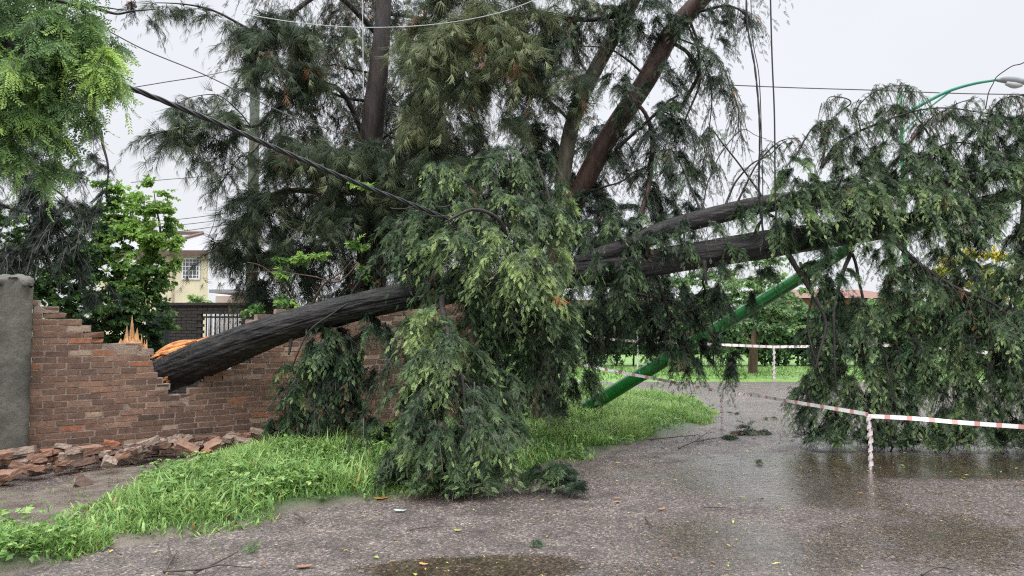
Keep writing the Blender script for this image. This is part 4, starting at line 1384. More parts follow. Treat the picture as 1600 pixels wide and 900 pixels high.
L2 = [
    ([(1000, 340, 10.8), (1015, 290, 11), (1020, 230, 11.2), (1010, 180, 11.3), (985, 150, 11.3)], 0.06, 0.05), ([(1060, 175, 11.2), (1090, 120, 11.2), (1080, 90, 11.2), (1055, 70, 11.2)], 0.045, 0.05), ([(1070, 190, 11.0), (1090, 140, 11.0), (1095, 80, 11), (1075, 20, 11)], 0.02, 0.04),
    ([(960, 235, 11.3), (1030, 170, 11.0), (1060, 150, 10.9)], 0.04, 0.03), ([(900, 200, 11.5), (860, 160, 11.2), (815, 140, 11), (790, 160, 10.9)], 0.035, 0.02), ([(985, 20, 11.3), (900, 30, 11), (800, 20, 10.8), (700, 30, 10.5)], 0.07, 0.03),
    ([(1010, 120, 11.3), (960, 80, 11), (900, 70, 10.8)], 0.03, 0.015), ([(1080, 20, 11.1), (1140, 10, 10.9), (1180, 30, 10.8)], 0.04, 0.015), ([(905, 300, 11.7), (960, 290, 11.3), (1010, 260, 11.2)], 0.03, 0.015),
    ([(835, 15, 10.6), (808, 30, 10.6), (820, 60, 10.6), (830, 100, 10.6), (840, 140, 10.6)], 0.012, 0.016), ([(730, 60, 10.9), (780, 85, 10.8), (820, 88, 10.7)], 0.018, 0.026),
]
for i, (pts, r0, r1) in enumerate(L2):
    a = Acc()
    limb(a, pts, r0, r1, 24, 8, 0.1, i + 60, wob=0.08)
    child(a, "limb", M['bark_red'] if i < 1 else M['bark_dark'], t2, smooth=True)
B2 = [
    (930, 30, 11.2, 70, 40, 0.8, 0.35), (1010, 30, 11.0, 60, 50, 0.9, 0.32), (970, 130, 11.0, 40, 46, 0.6, 0.40), (1040, 200, 11.0, 36, 70, 1.1, 0.12), (1020, 290, 11.2, 40, 50, 0.8, 0.12), (1035, 110, 11.0, 36, 40, 0.6, 0.3),
    (1095, 60, 11.0, 40, 56, 0.5, 0.35), (1140, 40, 10.9, 36, 40, 0.35, 0.35), (1110, 120, 11, 40, 30, 0.35, 0.35), (1150, 150, 11, 30, 30, 0.18, 0.4), (1180, 20, 10.9, 26, 30, 0.3, 0.4), (940, 250, 11.8, 50, 60, 0.6, 0.15), (900, 250, 12.0, 50, 60, 0.5, 0.12),
    (990, 350, 11.2, 50, 46, 0.7, 0.12), (930, 330, 11.2, 45, 45, 0.7, 0.25), (960, 420, 12, 80, 40, 0.9, 0.05), (860, 220, 11.6, 40, 50, 0.6, 0.3), (850, 130, 11.4, 50, 40, 0.5, 0.35), (1060, 340, 11, 40, 30, 0.5, 0.25), (1100, 330, 11, 40, 30, 0.4, 0.3),
    (930, 380, 12.2, 70, 40, 1.0, 0.05), (1000, 410, 11.6, 60, 36, 0.9, 0.08), (900, 330, 12.4, 60, 60, 0.8, 0.06), (1060, 280, 11.2, 40, 40, 0.5, 0.25), (1120, 200, 11.2, 40, 30, 0.15, 0.4), (1120, 370, 11, 60, 24, 0.5, 0.3), (990, 200, 11.6, 30, 50, 0.5, 0.1), (860, 80, 11.6, 60, 50, 0.5, 0.3),
    (830, 570, 12.4, 30, 40, 0.6, 0.2), (905, 520, 12, 30, 50, 0.5, 0.15), (870, 640, 11.9, 26, 22, 0.6, 0.2), (1060, -60, 11, 160, 50, 0.7, 0.3), (1070, 250, 11.0, 34, 40, 0.35, 0.3), (880, 60, 11, 50, 40, 0.7, 0.35),
]
cr, tw = Acc(), Acc()
W2 = [([(1080, 20, 11.1), (1140, 10, 10.9), (1180, 30, 10.8)], 40, .4), ([(1060, 60, 11.1), (1120, 90, 10.9), (1150, 160, 10.8), (1155, 210, 10.8)], 46, .3), ([(1060, 175, 11.2), (1090, 120, 11.2), (1080, 90, 11.2)], 30, .35),
      ([(985, 20, 11.3), (900, 30, 11), (800, 20, 10.8)], 60, .5), ([(1000, 340, 10.8), (1015, 290, 11), (1020, 230, 11.2), (1010, 180, 11.3)], 60, .35), ([(1075, 40, 11), (1110, 130, 10.9), (1105, 220, 10.9), (1095, 270, 10.9)], 40, .3),
      ([(1030, 170, 11), (1080, 200, 10.9), (1120, 260, 10.8)], 40, .3)]
for i, (pts, n_, ln_) in enumerate(W2):
    if i in (1, 5, 6):
        a = Acc()
        limb(a, pts, 0.022, 0.007, 26, 7, 0.12, i + 250, wob=0.03)
        child(a, "limb", M['bark_dark'], t2, smooth=True)
    along(cr, tw, pts, n_, ln_, size=0.12, tint=0.3)
B2 = [b_ for b_ in B2 if b_[5] > 0.3]
crown(cr, tw, B2, 'spray', size=0.135, dens=1900, tw_len=0.5, nk=12, droop=0.8, dead=0.015)
child(cr, "crown", M['cypress_blue'], t2)
child(tw, "branchwork", M['twig'], t2)

t1 = thing("tall_needle_tree", "tall standing tree with dark upright trunk and drooping olive needle foliage behind the wall", "tree", (*P(588, 600, 14.0)[:2], 0))
a = Acc()
b1 = P(585, 600, 14.0)
b1[2] = -0.05
tube(a, [b1, P(580, 420, 13.6), P(578, 250, 13.0), P(592, 100, 12.8), P(600, 0, 12.8), P(604, -180, 12.8)], [0.30, 0.26, 0.22, 0.165, 0.13, 0.10], 90, 28, 0.14, 3, True, 71)
child(a, "trunk", M['bark_purple'], t1, smooth=True)
L1 = [
    ([(582, 250, 13.9), (540, 150, 13.4), (500, 135, 13), (440, 165, 12.6), (395, 200, 12.2), (340, 190, 11.9), (280, 200, 11.6), (225, 215, 11.3)], 0.08, 0.012),
    ([(585, 300, 13.9), (520, 300, 13.2), (440, 300, 12.6), (400, 340, 12.3), (360, 380, 12.1), (320, 400, 12.0)], 0.10, 0.018),
    ([(590, 160, 14), (510, 140, 13.5), (450, 60, 13.0), (400, 20, 12.6)], 0.05, 0.02), ([(596, 60, 14), (520, -10, 13.4), (460, 15, 13), (420, 60, 12.7), (330, 20, 12.3), (240, 10, 12)], 0.09, 0.012),
    ([(582, 230, 14), (640, 180, 13.4), (660, 100, 13)], 0.05, 0.02), ([(592, 120, 14), (560, 110, 13.6), (500, 100, 13.3)], 0.04, 0.02), ([(582, 330, 14), (480, 350, 13.3), (430, 330, 13), (400, 300, 12.8)], 0.06, 0.02),
    ([(600, 20, 14), (700, 40, 13.2), (760, 90, 12.5)], 0.06, 0.02), ([(590, 200, 13.8), (650, 230, 13.2), (700, 230, 12.8)], 0.04, 0.02), ([(440, 165, 12.6), (400, 230, 12.3), (370, 250, 12.1), (330, 300, 12)], 0.025, 0.008),
    ([(300, 205, 11.7), (320, 250, 11.6), (360, 260, 11.6)], 0.010, 0.006), ([(395, 200, 12.2), (340, 150, 12), (270, 160, 11.7)], 0.020, 0.006),
]
for i, (pts, r0, r1) in enumerate(L1):
    a = Acc()
    limb(a, pts, r0, r1, 30, 8, 0.1, i + 90, wob=0.12)
    child(a, "limb", M['bark_dark'], t1, smooth=True)
B1 = [  # needle foliage
    (690, 50, 11.0, 60, 40, 1.0, 0.72), (760, 30, 10.9, 60, 40, 1.0, 0.78), (830, 50, 10.9, 50, 46, 0.9, 0.72), (720, 110, 11.0, 60, 34, 0.8, 0.62), (800, 110, 11, 50, 34, 0.6, 0.55), (900, 120, 10.9, 40, 40, 0.5, 0.5), (780, 180, 11.2, 50, 26, 0.4, 0.45),
    (655, 210, 11.8, 40, 40, 1.1, 0.60), (650, 90, 12, 30, 34, 0.8, 0.60), (655, 130, 11.8, 30, 30, 0.7, 0.5), (570, 240, 12, 60, 40, 0.9, 0.30), (470, 230, 12, 60, 40, 0.7, 0.35), (420, 50, 12.4, 60, 40, 0.7, 0.35), (440, 110, 12.4, 60, 40, 0.6, 0.3),
    (350, 40, 12.2, 50, 34, 0.35, 0.3), (270, 30, 12, 45, 26, 0.35, 0.25), (240, 220, 11.4, 36, 36, 0.35, 0.25), (285, 190, 11.6, 45, 36, 0.5, 0.28), (340, 190, 11.8, 45, 36, 0.5, 0.28), (330, 250, 11.8, 40, 26, 0.14, 0.3), (370, 130, 12, 40, 34, 0.35, 0.3),
    (366, 372, 12.1, 34, 28, 0.6, 0.12), (335, 395, 12.0, 20, 26, 0.45, 0.12), (400, 330, 12.3, 44, 44, 0.7, 0.18), (350, 300, 12.1, 26, 30, 0.35, 0.2), (450, 370, 12.6, 50, 50, 0.6, 0.2), (400, 430, 12.6, 24, 50, 0.6, 0.15), (560, 320, 12.2, 60, 40, 0.8, 0.3),
    (700, 260, 11.6, 60, 36, 0.6, 0.35), (640, 280, 11.8, 40, 30, 0.6, 0.35), (760, -50, 11, 150, 40, 0.7, 0.5), (500, 40, 12.6, 50, 30, 0.5, 0.4), (300, 90, 12, 40, 20, 0.15, 0.3),
]
cr, tw = Acc(), Acc()
for i in (0, 1, 2, 3, 9, 10, 11):
    along(cr, tw, L1[i][0], [60, 70, 30, 90, 24, 12, 24][i if i < 4 else i - 5], .40, size=0.22, tm='needle', tint=0.28, t0=0.35, nk=6, side=0.7, droop=0.7, up=0.5, dead=0.01)
B1 = [b_ for b_ in B1 if b_[5] > 0.36]
crown(cr, tw, B1, 'needle', size=0.29, dens=950, tw_len=0.55, nk=9, droop=0.8, dead=0.02, per=5, down=0.0)
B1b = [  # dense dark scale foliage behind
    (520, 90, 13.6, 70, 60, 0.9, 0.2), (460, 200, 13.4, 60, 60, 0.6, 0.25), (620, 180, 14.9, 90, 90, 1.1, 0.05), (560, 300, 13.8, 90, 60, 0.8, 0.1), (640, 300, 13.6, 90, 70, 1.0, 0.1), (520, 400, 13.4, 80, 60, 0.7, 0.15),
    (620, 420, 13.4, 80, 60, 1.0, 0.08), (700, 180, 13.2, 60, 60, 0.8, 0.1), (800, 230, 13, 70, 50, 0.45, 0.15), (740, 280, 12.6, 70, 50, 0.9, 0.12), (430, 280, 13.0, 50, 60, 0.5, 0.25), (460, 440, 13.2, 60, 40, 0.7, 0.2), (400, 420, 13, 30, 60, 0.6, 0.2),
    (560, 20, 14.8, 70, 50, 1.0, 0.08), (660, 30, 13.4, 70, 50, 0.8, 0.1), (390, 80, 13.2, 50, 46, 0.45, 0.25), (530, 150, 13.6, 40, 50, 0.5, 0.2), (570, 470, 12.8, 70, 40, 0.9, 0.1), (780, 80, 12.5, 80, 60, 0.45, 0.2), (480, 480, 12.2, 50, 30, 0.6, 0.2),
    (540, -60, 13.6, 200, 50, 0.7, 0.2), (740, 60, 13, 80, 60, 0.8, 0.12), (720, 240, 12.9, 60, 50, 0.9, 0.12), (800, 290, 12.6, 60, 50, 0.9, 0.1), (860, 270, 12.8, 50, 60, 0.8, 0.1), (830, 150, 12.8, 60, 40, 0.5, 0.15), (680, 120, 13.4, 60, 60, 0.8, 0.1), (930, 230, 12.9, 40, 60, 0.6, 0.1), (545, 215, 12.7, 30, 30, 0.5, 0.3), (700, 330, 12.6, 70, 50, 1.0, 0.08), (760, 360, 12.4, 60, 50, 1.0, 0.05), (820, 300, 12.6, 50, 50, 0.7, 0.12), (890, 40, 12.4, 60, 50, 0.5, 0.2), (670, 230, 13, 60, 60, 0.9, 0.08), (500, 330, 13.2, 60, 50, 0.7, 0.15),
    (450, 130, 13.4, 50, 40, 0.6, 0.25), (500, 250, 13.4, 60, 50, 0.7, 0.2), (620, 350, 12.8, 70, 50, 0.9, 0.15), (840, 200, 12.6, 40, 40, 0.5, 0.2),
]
child(cr, "crown", M['needle'], t1)
cr = Acc()
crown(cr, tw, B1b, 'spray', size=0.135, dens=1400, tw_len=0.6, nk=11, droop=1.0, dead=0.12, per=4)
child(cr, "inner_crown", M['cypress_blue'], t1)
child(tw, "branchwork", M['twig'], t1)

# overhanging bright feathery tree at the upper left
t3 = thing("feathery_tree", "bright green feathery leaved tree overhanging from the upper left corner", "tree", (-5.3, 5.4, 0))
a = Acc()
tube(a, [[-5.3, 5.4, -.05], [-5.25, 5.35, 1.2], [-5.1, 5.2, 2.2], [-4.6, 5.1, 3.1], [-3.9, 5.05, 3.42], P(-20, 72, 5.0), P(30, 78, 5.0), P(58, 88, 5.0)], [0.24, 0.2, 0.18, 0.14, 0.10, 0.06, 0.05, 0.03], 70, 20, 0.12, 3, True, 131)
child(a, "trunk", M['bark_dark'], t3, smooth=True)
for i, pts in enumerate([[(-40, 80, 5), (0, 60, 5), (40, 66, 5), (80, 60, 5.1), (130, 80, 5.2), (175, 110, 5.3)], [(-60, 0, 5), (0, -10, 5), (100, 0, 5.1), (150, 40, 5.2)], [(-60, 150, 5.2), (0, 190, 5.2), (40, 175, 5.2), (100, 180, 5.3)]]):
    a = Acc()
    limb(a, pts, 0.03, 0.008, 24, 7, 0.1, i + 140, wob=0.05)
    child(a, "limb", M['bark_dark'], t3, smooth=True)
B3 = [(30, 20, 5.0, 70, 40, 1, 0.4), (100, 30, 5.2, 55, 40, 1, 0.42), (20, 110, 5.0, 50, 45, 0.8, 0.45), (80, 90, 5.1, 55, 36, 0.9, 0.5), (130, 100, 5.2, 44, 36, 1, 0.55), (150, 90, 5.15, 34, 24, 1, 0.95), (175, 120, 5.2, 24, 26, 1, 0.90), (30, 180, 5.1, 46, 40, 1, 0.4),
      (90, 150, 5.2, 46, 30, 0.8, 0.4), (15, 220, 5.1, 30, 28, 0.9, 0.5), (160, 135, 5.25, 26, 22, 0.7, 0.35), (50, 60, 5.2, 70, 50, 1, 0.3), (60, 250, 5.2, 30, 26, 0.9, 0.45), (70, 200, 5.2, 40, 26, 0.9, 0.4), (10, 170, 5.1, 36, 40, 0.9, 0.45), (60, 140, 5.3, 50, 40, 0.9, 0.35), (110, 60, 5.3, 50, 40, 1, 0.4), (160, 70, 5.3, 26, 26, 0.6, 0.35), (150, 170, 5.3, 30, 20, 0.5, 0.35), (55, 215, 5.2, 24, 18, 0.5, 0.35), (-60, 60, 5, 70, 160, 0.7, 0.4), (60, -60, 5.1, 140, 50, 0.5, 0.4)]
cr, tw = Acc(), Acc()
crown(cr, tw, B3, 'pinnate', size=0.16, dens=2600, tw_len=0.26, nk=7, droop=0.7, dead=0.0, per=4, woodr=0.0025)
child(cr, "crown", M['pepper'], t3)
child(tw, "branchwork", M['twig'], t3)

# dark cedar behind the wall, far left
t4 = thing("dark_cedar", "very dark green conifer with hanging boughs behind the wall at far left", "tree", (*P(-60, 600, 10.5)[:2], 0))
a = Acc()
bb = P(-60, 600, 10.5)
tube(a, [[bb[0], bb[1], -.05], [bb[0], bb[1], 2.5], [bb[0] + .1, bb[1], 6.5]], [0.28, 0.22, 0.1], 50, 16, 0.12, 3, True, 151)
child(a, "trunk", M['bark_dark'], t4, smooth=True)
for i, pts in enumerate([[(-55, 200, 10.4), (20, 230, 10), (80, 290, 9.8), (130, 350, 9.7)], [(-55, 300, 10.4), (30, 330, 10), (90, 340, 9.8)], [(130, 130, 10.2), (150, 190, 9.9), (165, 240, 9.8), (172, 310, 9.8)], [(-55, 90, 10.4), (40, 110, 10.2), (110, 110, 10.0), (150, 190, 9.9)],
                         [(110, 8, 10.2), (150, 12, 10.2), (190, 22, 10.2), (240, 15, 10.2)], [(-60, 40, 10.4), (60, 0, 10.3), (120, 10, 10.2), (195, 12, 10.2)]]):
    a = Acc()
    limb(a, pts, 0.05, 0.012, 24, 7, 0.1, i + 160, wob=0.08)
    child(a, "limb", M['bark_dark'], t4, smooth=True)
B4 = [(20, 420, 9.9, 60, 40, 0.9, 0.25), (80, 330, 10, 60, 50, 0.9, 0.25), (150, 440, 9.9, 36, 30, 0.6, 0.3), (60, 180, 10.2, 50, 40, 0.5, 0.3), (140, 260, 10, 30, 34, 0.5, 0.3), (30, 250, 10, 50, 34, 0.9, 0.3), (90, 280, 9.8, 50, 40, 0.8, 0.3), (40, 320, 10, 60, 40, 0.9, 0.25), (110, 350, 9.8, 45, 44, 1.1, 0.25), (120, 400, 9.8, 40, 36, 0.9, 0.3), (40, 380, 10, 50, 36, 0.6, 0.3), (155, 215, 9.9, 20, 34, 0.6, 0.3), (168, 280, 9.8, 18, 34, 0.8, 0.2), (130, 170, 10, 24, 20, 0.4, 0.3),
      (165, 325, 9.8, 26, 20, 0.6, 0.3), (75, 210, 10, 24, 24, 0.4, 0.3), (130, 22, 10.2, 18, 22, 0.5, 0.15), (236, 30, 10.2, 16, 24, 0.7, 0.2), (205, 8, 10.2, 20, 12, 0.4, 0.2), (-60, 280, 10.2, 60, 120, 0.9, 0.25)]
cr, tw = Acc(), Acc()
crown(cr, tw, B4, 'spray', size=0.13, dens=1500, tw_len=0.42, nk=10, droop=0.9, dead=0.01)
child(cr, "crown", M['dark'], t4)
child(tw, "branchwork", M['twig'], t4)


def broad_tree(name, label, base, pts_limbs, blobs, mat, size=0.085, dens=900, trunk=None, bark='bark_brown', tm='leaf', nk=8, tw=0.4, droop=0.25, group=None, twg=True, per=5):
    root = thing(name, label, "tree" if 'shrub' not in name else "shrub", (base[0], base[1], 0), group)
    a_ = Acc()
    if trunk:
        tube(a_, trunk[0], trunk[1], 30, 12, 0.1, 3, True, 7)
        child(a_, "trunk", M[bark], root, smooth=True)
    for i_, (pp, r0, r1) in enumerate(pts_limbs):
        a_ = Acc()
        limb(a_, pp, r0, r1, 18, 6, 0.08, i_ + 300, wob=0.06)
        child(a_, "limb", M[bark], root, smooth=True)
    c1, c2 = Acc(), Acc()
    crown(c1, c2 if twg else None, blobs, tm, size=size, dens=dens, tw_len=tw, nk=nk, droop=droop, dead=0.0, per=per, down=-0.15)
    child(c1, "crown", M[mat], root)
    if twg:
        child(c2, "branchwork", M['twig'], root)
    return root


bb = P(215, 620, 12.5)
broad_tree("mulberry_tree", "bright green broadleaf tree behind the wall left of the yellow house", bb, [([(215, 520, 12.5), (230, 430, 12.3), (250, 360, 12.2), (240, 300, 12.2)], 0.06, 0.01), ([(215, 520, 12.5), (190, 440, 12.2), (170, 380, 12), (185, 310, 12)], 0.05, 0.01)],
           [(268, 385, 12.2, 20, 34, 0.7, 0.9), (200, 320, 12.2, 44, 30, 1.0, 0.85), (180, 370, 12.2, 50, 40, 1.0, 0.7), (210, 440, 12.2, 40, 40, 1.1, 0.6), (254, 345, 12.2, 24, 26, 0.9, 0.85), (130, 360, 12, 40, 36, 0.9, 0.35), (175, 290, 12.2, 30, 24, 0.6, 0.6), (240, 330, 12.2, 34, 44, 0.8, 0.85), (215, 385, 12, 46, 40, 1.1, 0.80), (246, 410, 12.2, 22, 44, 0.8, 0.75), (190, 430, 11.8, 60, 44, 1.1, 0.42), (235, 300, 12.3, 18, 20, 0.5, 0.6), (150, 400, 11.8, 40, 40, 1.0, 0.35), (240, 370, 12.2, 36, 26, 0.8, 0.9), (228, 455, 12.2, 26, 26, 0.6, 0.5), (160, 340, 12, 34, 30, 0.8, 0.4)],
           'broad', size=0.10, dens=1000, trunk=([[bb[0], bb[1], 0], [bb[0], bb[1], 0.8], P(215, 520, 12.5)], [0.1, 0.08, 0.07]))
bb = P(120, 620, 11.6)
broad_tree("citrus_tree", "low dark glossy leaved tree filling the space right behind the broken wall", bb, [([(120, 560, 11.6), (100, 480, 11.4), (60, 430, 11.3)], 0.05, 0.015), ([(120, 560, 11.6), (170, 490, 11.4), (210, 470, 11.3)], 0.05, 0.015)],
           [(60, 400, 11.3, 70, 40, 0.9, 0.25), (100, 450, 11.2, 60, 36, 1.1, 0.30), (170, 480, 11.3, 55, 36, 1.1, 0.28), (220, 490, 11.5, 40, 34, 1.0, 0.20), (40, 440, 11.3, 50, 30, 0.9, 0.35), (10, 360, 11.3, 50, 34, 0.7, 0.45), (240, 520, 11.8, 30, 30, 1.0, 0.12), (140, 520, 11.6, 70, 34, 1.0, 0.12), (200, 540, 12, 50, 30, 1.0, 0.1), (-60, 420, 11.3, 70, 70, 0.8, 0.3)],
           'broad', size=0.10, dens=1100, trunk=([[bb[0], bb[1], 0], P(120, 590, 11.6), P(120, 560, 11.6)], [0.1, 0.08, 0.07]))
bb = P(470, 640, 11.4)
broad_tree("yellowing_shrub", "small light yellow green leafy bush behind the wall above the fallen trunk", bb, [([(470, 520, 11.2), (450, 460, 10.8), (415, 420, 10.6), (385, 412, 10.5)], 0.03, 0.008), ([(470, 520, 11.2), (500, 450, 10.8), (540, 420, 10.6), (560, 400, 10.5)], 0.03, 0.008), ([(560, 410, 10.4), (530, 440, 10.4), (490, 430, 10.4), (440, 425, 10.4), (380, 425, 10.4)], 0.018, 0.006)],
           [(425, 455, 10.7, 26, 20, 0.6, 0.70), (470, 445, 10.7, 34, 24, 0.6, 0.55), (500, 410, 10.8, 40, 22, 0.7, 0.65), (410, 470, 10.6, 16, 14, 0.7, 0.75), (490, 470, 10.8, 30, 24, 0.7, 0.3), (545, 440, 10.8, 30, 24, 0.6, 0.4), (440, 405, 10.8, 30, 16, 0.3, 0.6), (575, 290, 10.6, 10, 18, 0.8, 0.75), (545, 395, 10.8, 26, 20, 0.5, 0.6)],
           'broad', size=0.11, dens=560, trunk=([[bb[0], bb[1], 0], P(470, 580, 11.4), P(470, 520, 11.2)], [0.06, 0.05, 0.03]))

# ------------------------------------------------------------------ far side : hedge, trees, houses
hedge = thing("clipped_hedge", "long clipped dark green hedge beyond the far road", "hedge", (8, 27.8, 0))
nH = 30000
x = RNG.uniform(-4, 28, nH)
z = 0.12 + 2.25 * RNG.random(nH) ** 0.9
topn = fbm(np.column_stack([x * 0.9, x * 0, x * 0]), 91, 3)
z = np.where(z > 2.0 + topn * 0.45, 2.0 + topn * 0.45 - 0.1, z)
bump_ = fbm(np.column_stack([x * 1.2, z * 1.6, x * 0]), 92, 3)
y = 27.6 + RNG.random(nH) * 0.8 - (bump_ - 0.4) * 1.0
gap = (z < 0.55) & (fbm(np.column_stack([x * 3.0, z * 0.2, x * 0]), 93, 2) > 0.42)
ok = ~gap
pos = np.column_stack([x, y, z])[ok]
dr = nrm(RNG.normal(0, 1, pos.shape) + [0, -0.6, 0.1])
a = Acc()
scatter(a, pos, dr, nrm(RNG.normal(0, 1, pos.shape) + [0, -0.4, 0.7]), RNG.uniform(0.10, 0.2, len(pos)), np.clip(0.38 + RNG.normal(0, 0.15, len(pos)) + (bump_[ok] - 0.5) * 1.0, 0, 1), TM['leaf'])
child(a, "foliage", M['hedge'], hedge)
for xx in np.arange(-3.5, 28, 0.62):
    a = Acc()
    x_ = xx + RNG.uniform(-.1, .1)
    tube(a, [[x_, 28.0, 0.0], [x_ + .03, 28.0, .5], [x_, 28.0, 1.6]], [0.04, 0.035, 0.03], 8, 6, 0, 1)
    child(a, "stem", M['bark_dark'], hedge)
# solid foliage core keeps the hedge opaque
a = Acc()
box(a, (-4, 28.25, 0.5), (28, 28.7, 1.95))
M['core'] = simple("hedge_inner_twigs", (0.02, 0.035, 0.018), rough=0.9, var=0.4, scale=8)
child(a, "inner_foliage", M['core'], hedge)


def street_tree(u, vb, Y, label, blobs, mat='pale', tr=0.13, ht=None, size=0.16, dens=300):
    bs_ = P(u, vb, Y)
    tp = P(u + 4, vb - 90 * 22 / Y, Y)
    root = broad_tree("street_tree", label, bs_, [([(u + 3, vb - 60 * 22 / Y, Y), (u - 30, vb - 110 * 22 / Y, Y), (u - 50, vb - 140 * 22 / Y, Y)], 0.07, 0.02), ([(u + 3, vb - 60 * 22 / Y, Y), (u + 30, vb - 115 * 22 / Y, Y), (u + 60, vb - 150 * 22 / Y, Y)], 0.07, 0.02)],
                      blobs, mat, size=size, dens=dens, trunk=([[bs_[0], Y, 0.0], [bs_[0] + .05, Y, 0.9], tp], [tr * 1.15, tr, tr * .6]), group=None, tw=0.5, twg=False)
    return root


street_tree(1176, 600, 23.5, "slim brown trunked pale green tree standing before the hedge", [(1190, 500, 23, 60, 30, 0.8, 0.15), (1150, 470, 23.4, 46, 30, 0.8, 0.25), (1210, 455, 23.4, 50, 26, 0.9, 0.4), (1235, 510, 23, 30, 40, 0.8, 0.3), (1130, 500, 23.4, 30, 40, 0.6, 0.2), (1190, 420, 24, 50, 24, 0.6, 0.35)])
street_tree(1066, 598, 24.5, "short thick trunked tree before the hedge partly hidden by hanging fronds", [(1060, 490, 24.5, 60, 40, 0.6, 0.15), (1010, 470, 24.5, 40, 30, 0.6, 0.2), (1070, 450, 24.5, 60, 30, 0.5, 0.3)], tr=0.22)
broad_tree("garden_tree", "yellow leaved tree glimpsed through the fallen crown at right", P(1530, 600, 33), [([(1530, 520, 33), (1500, 460, 33)], 0.1, 0.04), ([(1530, 520, 33), (1560, 450, 33)], 0.1, 0.04)],
           [(1510, 430, 33, 60, 34, 1, 0.6), (1570, 420, 33, 50, 40, 1, 0.6), (1450, 450, 33, 36, 24, 0.8, 0.3), (1540, 470, 33, 80, 30, 1, 0.25)], 'yellow', size=0.28, dens=130, trunk=([[*P(1530, 600, 33)[:2], 0], P(1530, 560, 33), P(1530, 520, 33)], [0.2, 0.17, 0.13]), twg=False)
broad_tree("garden_tree", "pale green rounded tree beyond the hedge under the leaning pole", P(1130, 590, 38), [([(1130, 500, 38), (1100, 460, 38)], 0.12, 0.05)],
           [(1120, 450, 38, 60, 30, 1, 0.4), (1190, 455, 38, 50, 30, 1, 0.5), (1230, 445, 37, 30, 24, 1, 0.6), (1060, 460, 38, 50, 20, 0.7, 0.4)], 'pale', size=0.3, dens=110, trunk=([[*P(1130, 590, 38)[:2], 0], P(1130, 550, 38), P(1130, 500, 38)], [0.25, 0.2, 0.15]), twg=False)
broad_tree("garden_tree", "mid green tree beyond the hedge behind the right curtain of fronds", P(1400, 590, 36), [([(1400, 500, 36), (1430, 470, 36)], 0.12, 0.05)],
           [(1420, 475, 36, 60, 24, 1, 0.2), (1500, 490, 36, 60, 26, 1, 0.15), (1600, 480, 36, 60, 40, 1, 0.2), (1330, 495, 36, 60, 16, 0.9, 0.2)], 'pale', size=0.3, dens=110, trunk=([[*P(1400, 590, 36)[:2], 0], P(1400, 550, 36), P(1400, 500, 36)], [0.25, 0.2, 0.15]), twg=False)

M['cream'] = simple("cream_render", (0.70, 0.64, 0.45), rough=0.85, var=0.10, scale=2)
M['white'] = simple("white_render", (0.74, 0.75, 0.77), rough=0.85, var=0.06, scale=2)
M['white_frame'] = simple("white_frame", (0.75, 0.75, 0.75), rough=0.5, var=0.04)
M['roof_sheet'] = simple("pale_roof_sheet", (0.27, 0.265, 0.28), rough=0.5, var=0.14, scale=6, stretch=(8, 1, 1))
M['brown'] = simple("brown_fascia", (0.13, 0.085, 0.07), rough=0.7, var=0.2)
M['glass'] = simple("window_glass", (0.10, 0.11, 0.12), rough=0.08, var=0.2, spec=0.8)
M['red_roof'] = simple("red_roof_tiles", (0.20, 0.10, 0.08), rough=0.7, var=0.3, scale=8)
M['house_brick'] = simple("brick_house_wall", (0.27, 0.12, 0.085), rough=0.8, var=0.25, scale=12)
M['beige'] = simple("beige_render", (0.50, 0.40, 0.33), rough=0.8, var=0.1)
M['black_iron'] = simple("black_iron", (0.02, 0.02, 0.022), rough=0.4, var=0.2)

# yellow two storey house
YH = 34.0
hs_ = thing("yellow_house", "pale yellow two storey house with grey roof behind the garden", "house", (*P(300, 560, YH)[:2], 0))
x0, x1 = P(248, 470, YH)[0], P(333, 470, YH)[0]
ez = P(0, 392, YH)[2]
a = Acc()
box(a, (x0, YH, 0), (x1, YH + 7, ez))
child(a, "wall", M['cream'], hs_)
a = Acc()
xr = P(325, 0, YH + 3)[0]
pz = P(0, 366, YH + 3)[2]
ov = 0.35
V = [[x0 - 3, YH - ov, ez], [x1 + .35, YH - ov, ez], [x1 + .35, YH + 7.3, ez], [x0 - 3, YH + 7.3, ez], [x0 - 1, YH + 3, pz], [xr, YH + 3, pz]]
V2 = [[p_[0], p_[1], p_[2] - 0.12] for p_ in V]
a.add(V + V2, [[1, 2, 5], [0, 4, 3]], [[0, 1, 5, 4], [2, 3, 4, 5], [6, 7, 8, 9][::-1], [0, 6, 7, 1], [1, 7, 8, 2], [2, 8, 9, 3], [3, 9, 6, 0]])
rf = child(a, "roof", M['roof_sheet'], hs_)
a = Acc()
box(a, (x0 - 3, YH - ov - 0.06, ez - 0.22), (x1 + .35, YH - ov - 0.005, ez - 0.02))
tube(a, [[x0 - 1, YH + 3, pz + 0.03], [xr, YH + 3, pz + 0.03]], [0.14, 0.14], 4, 6)
tube(a, [[xr, YH + 3, pz + 0.03], [x0 - 0.5, YH - ov, ez + 0.05]], [0.10, 0.10], 4, 6)
child(a, "fascia", M['brown'], hs_)
wx0, wz1 = P(285, 403, YH)[0], P(0, 403, YH)[2]
wx1, wz0 = P(313, 437, YH)[0], P(0, 437, YH)[2]
a = Acc()
fw = 0.07
for (lo_, hi_) in [((wx0, wz0), (wx0 + fw, wz1)), ((wx1 - fw, wz0), (wx1, wz1)), ((wx0 + fw, wz1 - fw), (wx1 - fw, wz1)), ((wx0 + fw, wz0), (wx1 - fw, wz0 + fw))]:
    box(a, (lo_[0], YH - 0.06, lo_[1]), (hi_[0], YH - 0.003, hi_[1]))
wobj = child(a, "window", M['white_frame'], hs_)
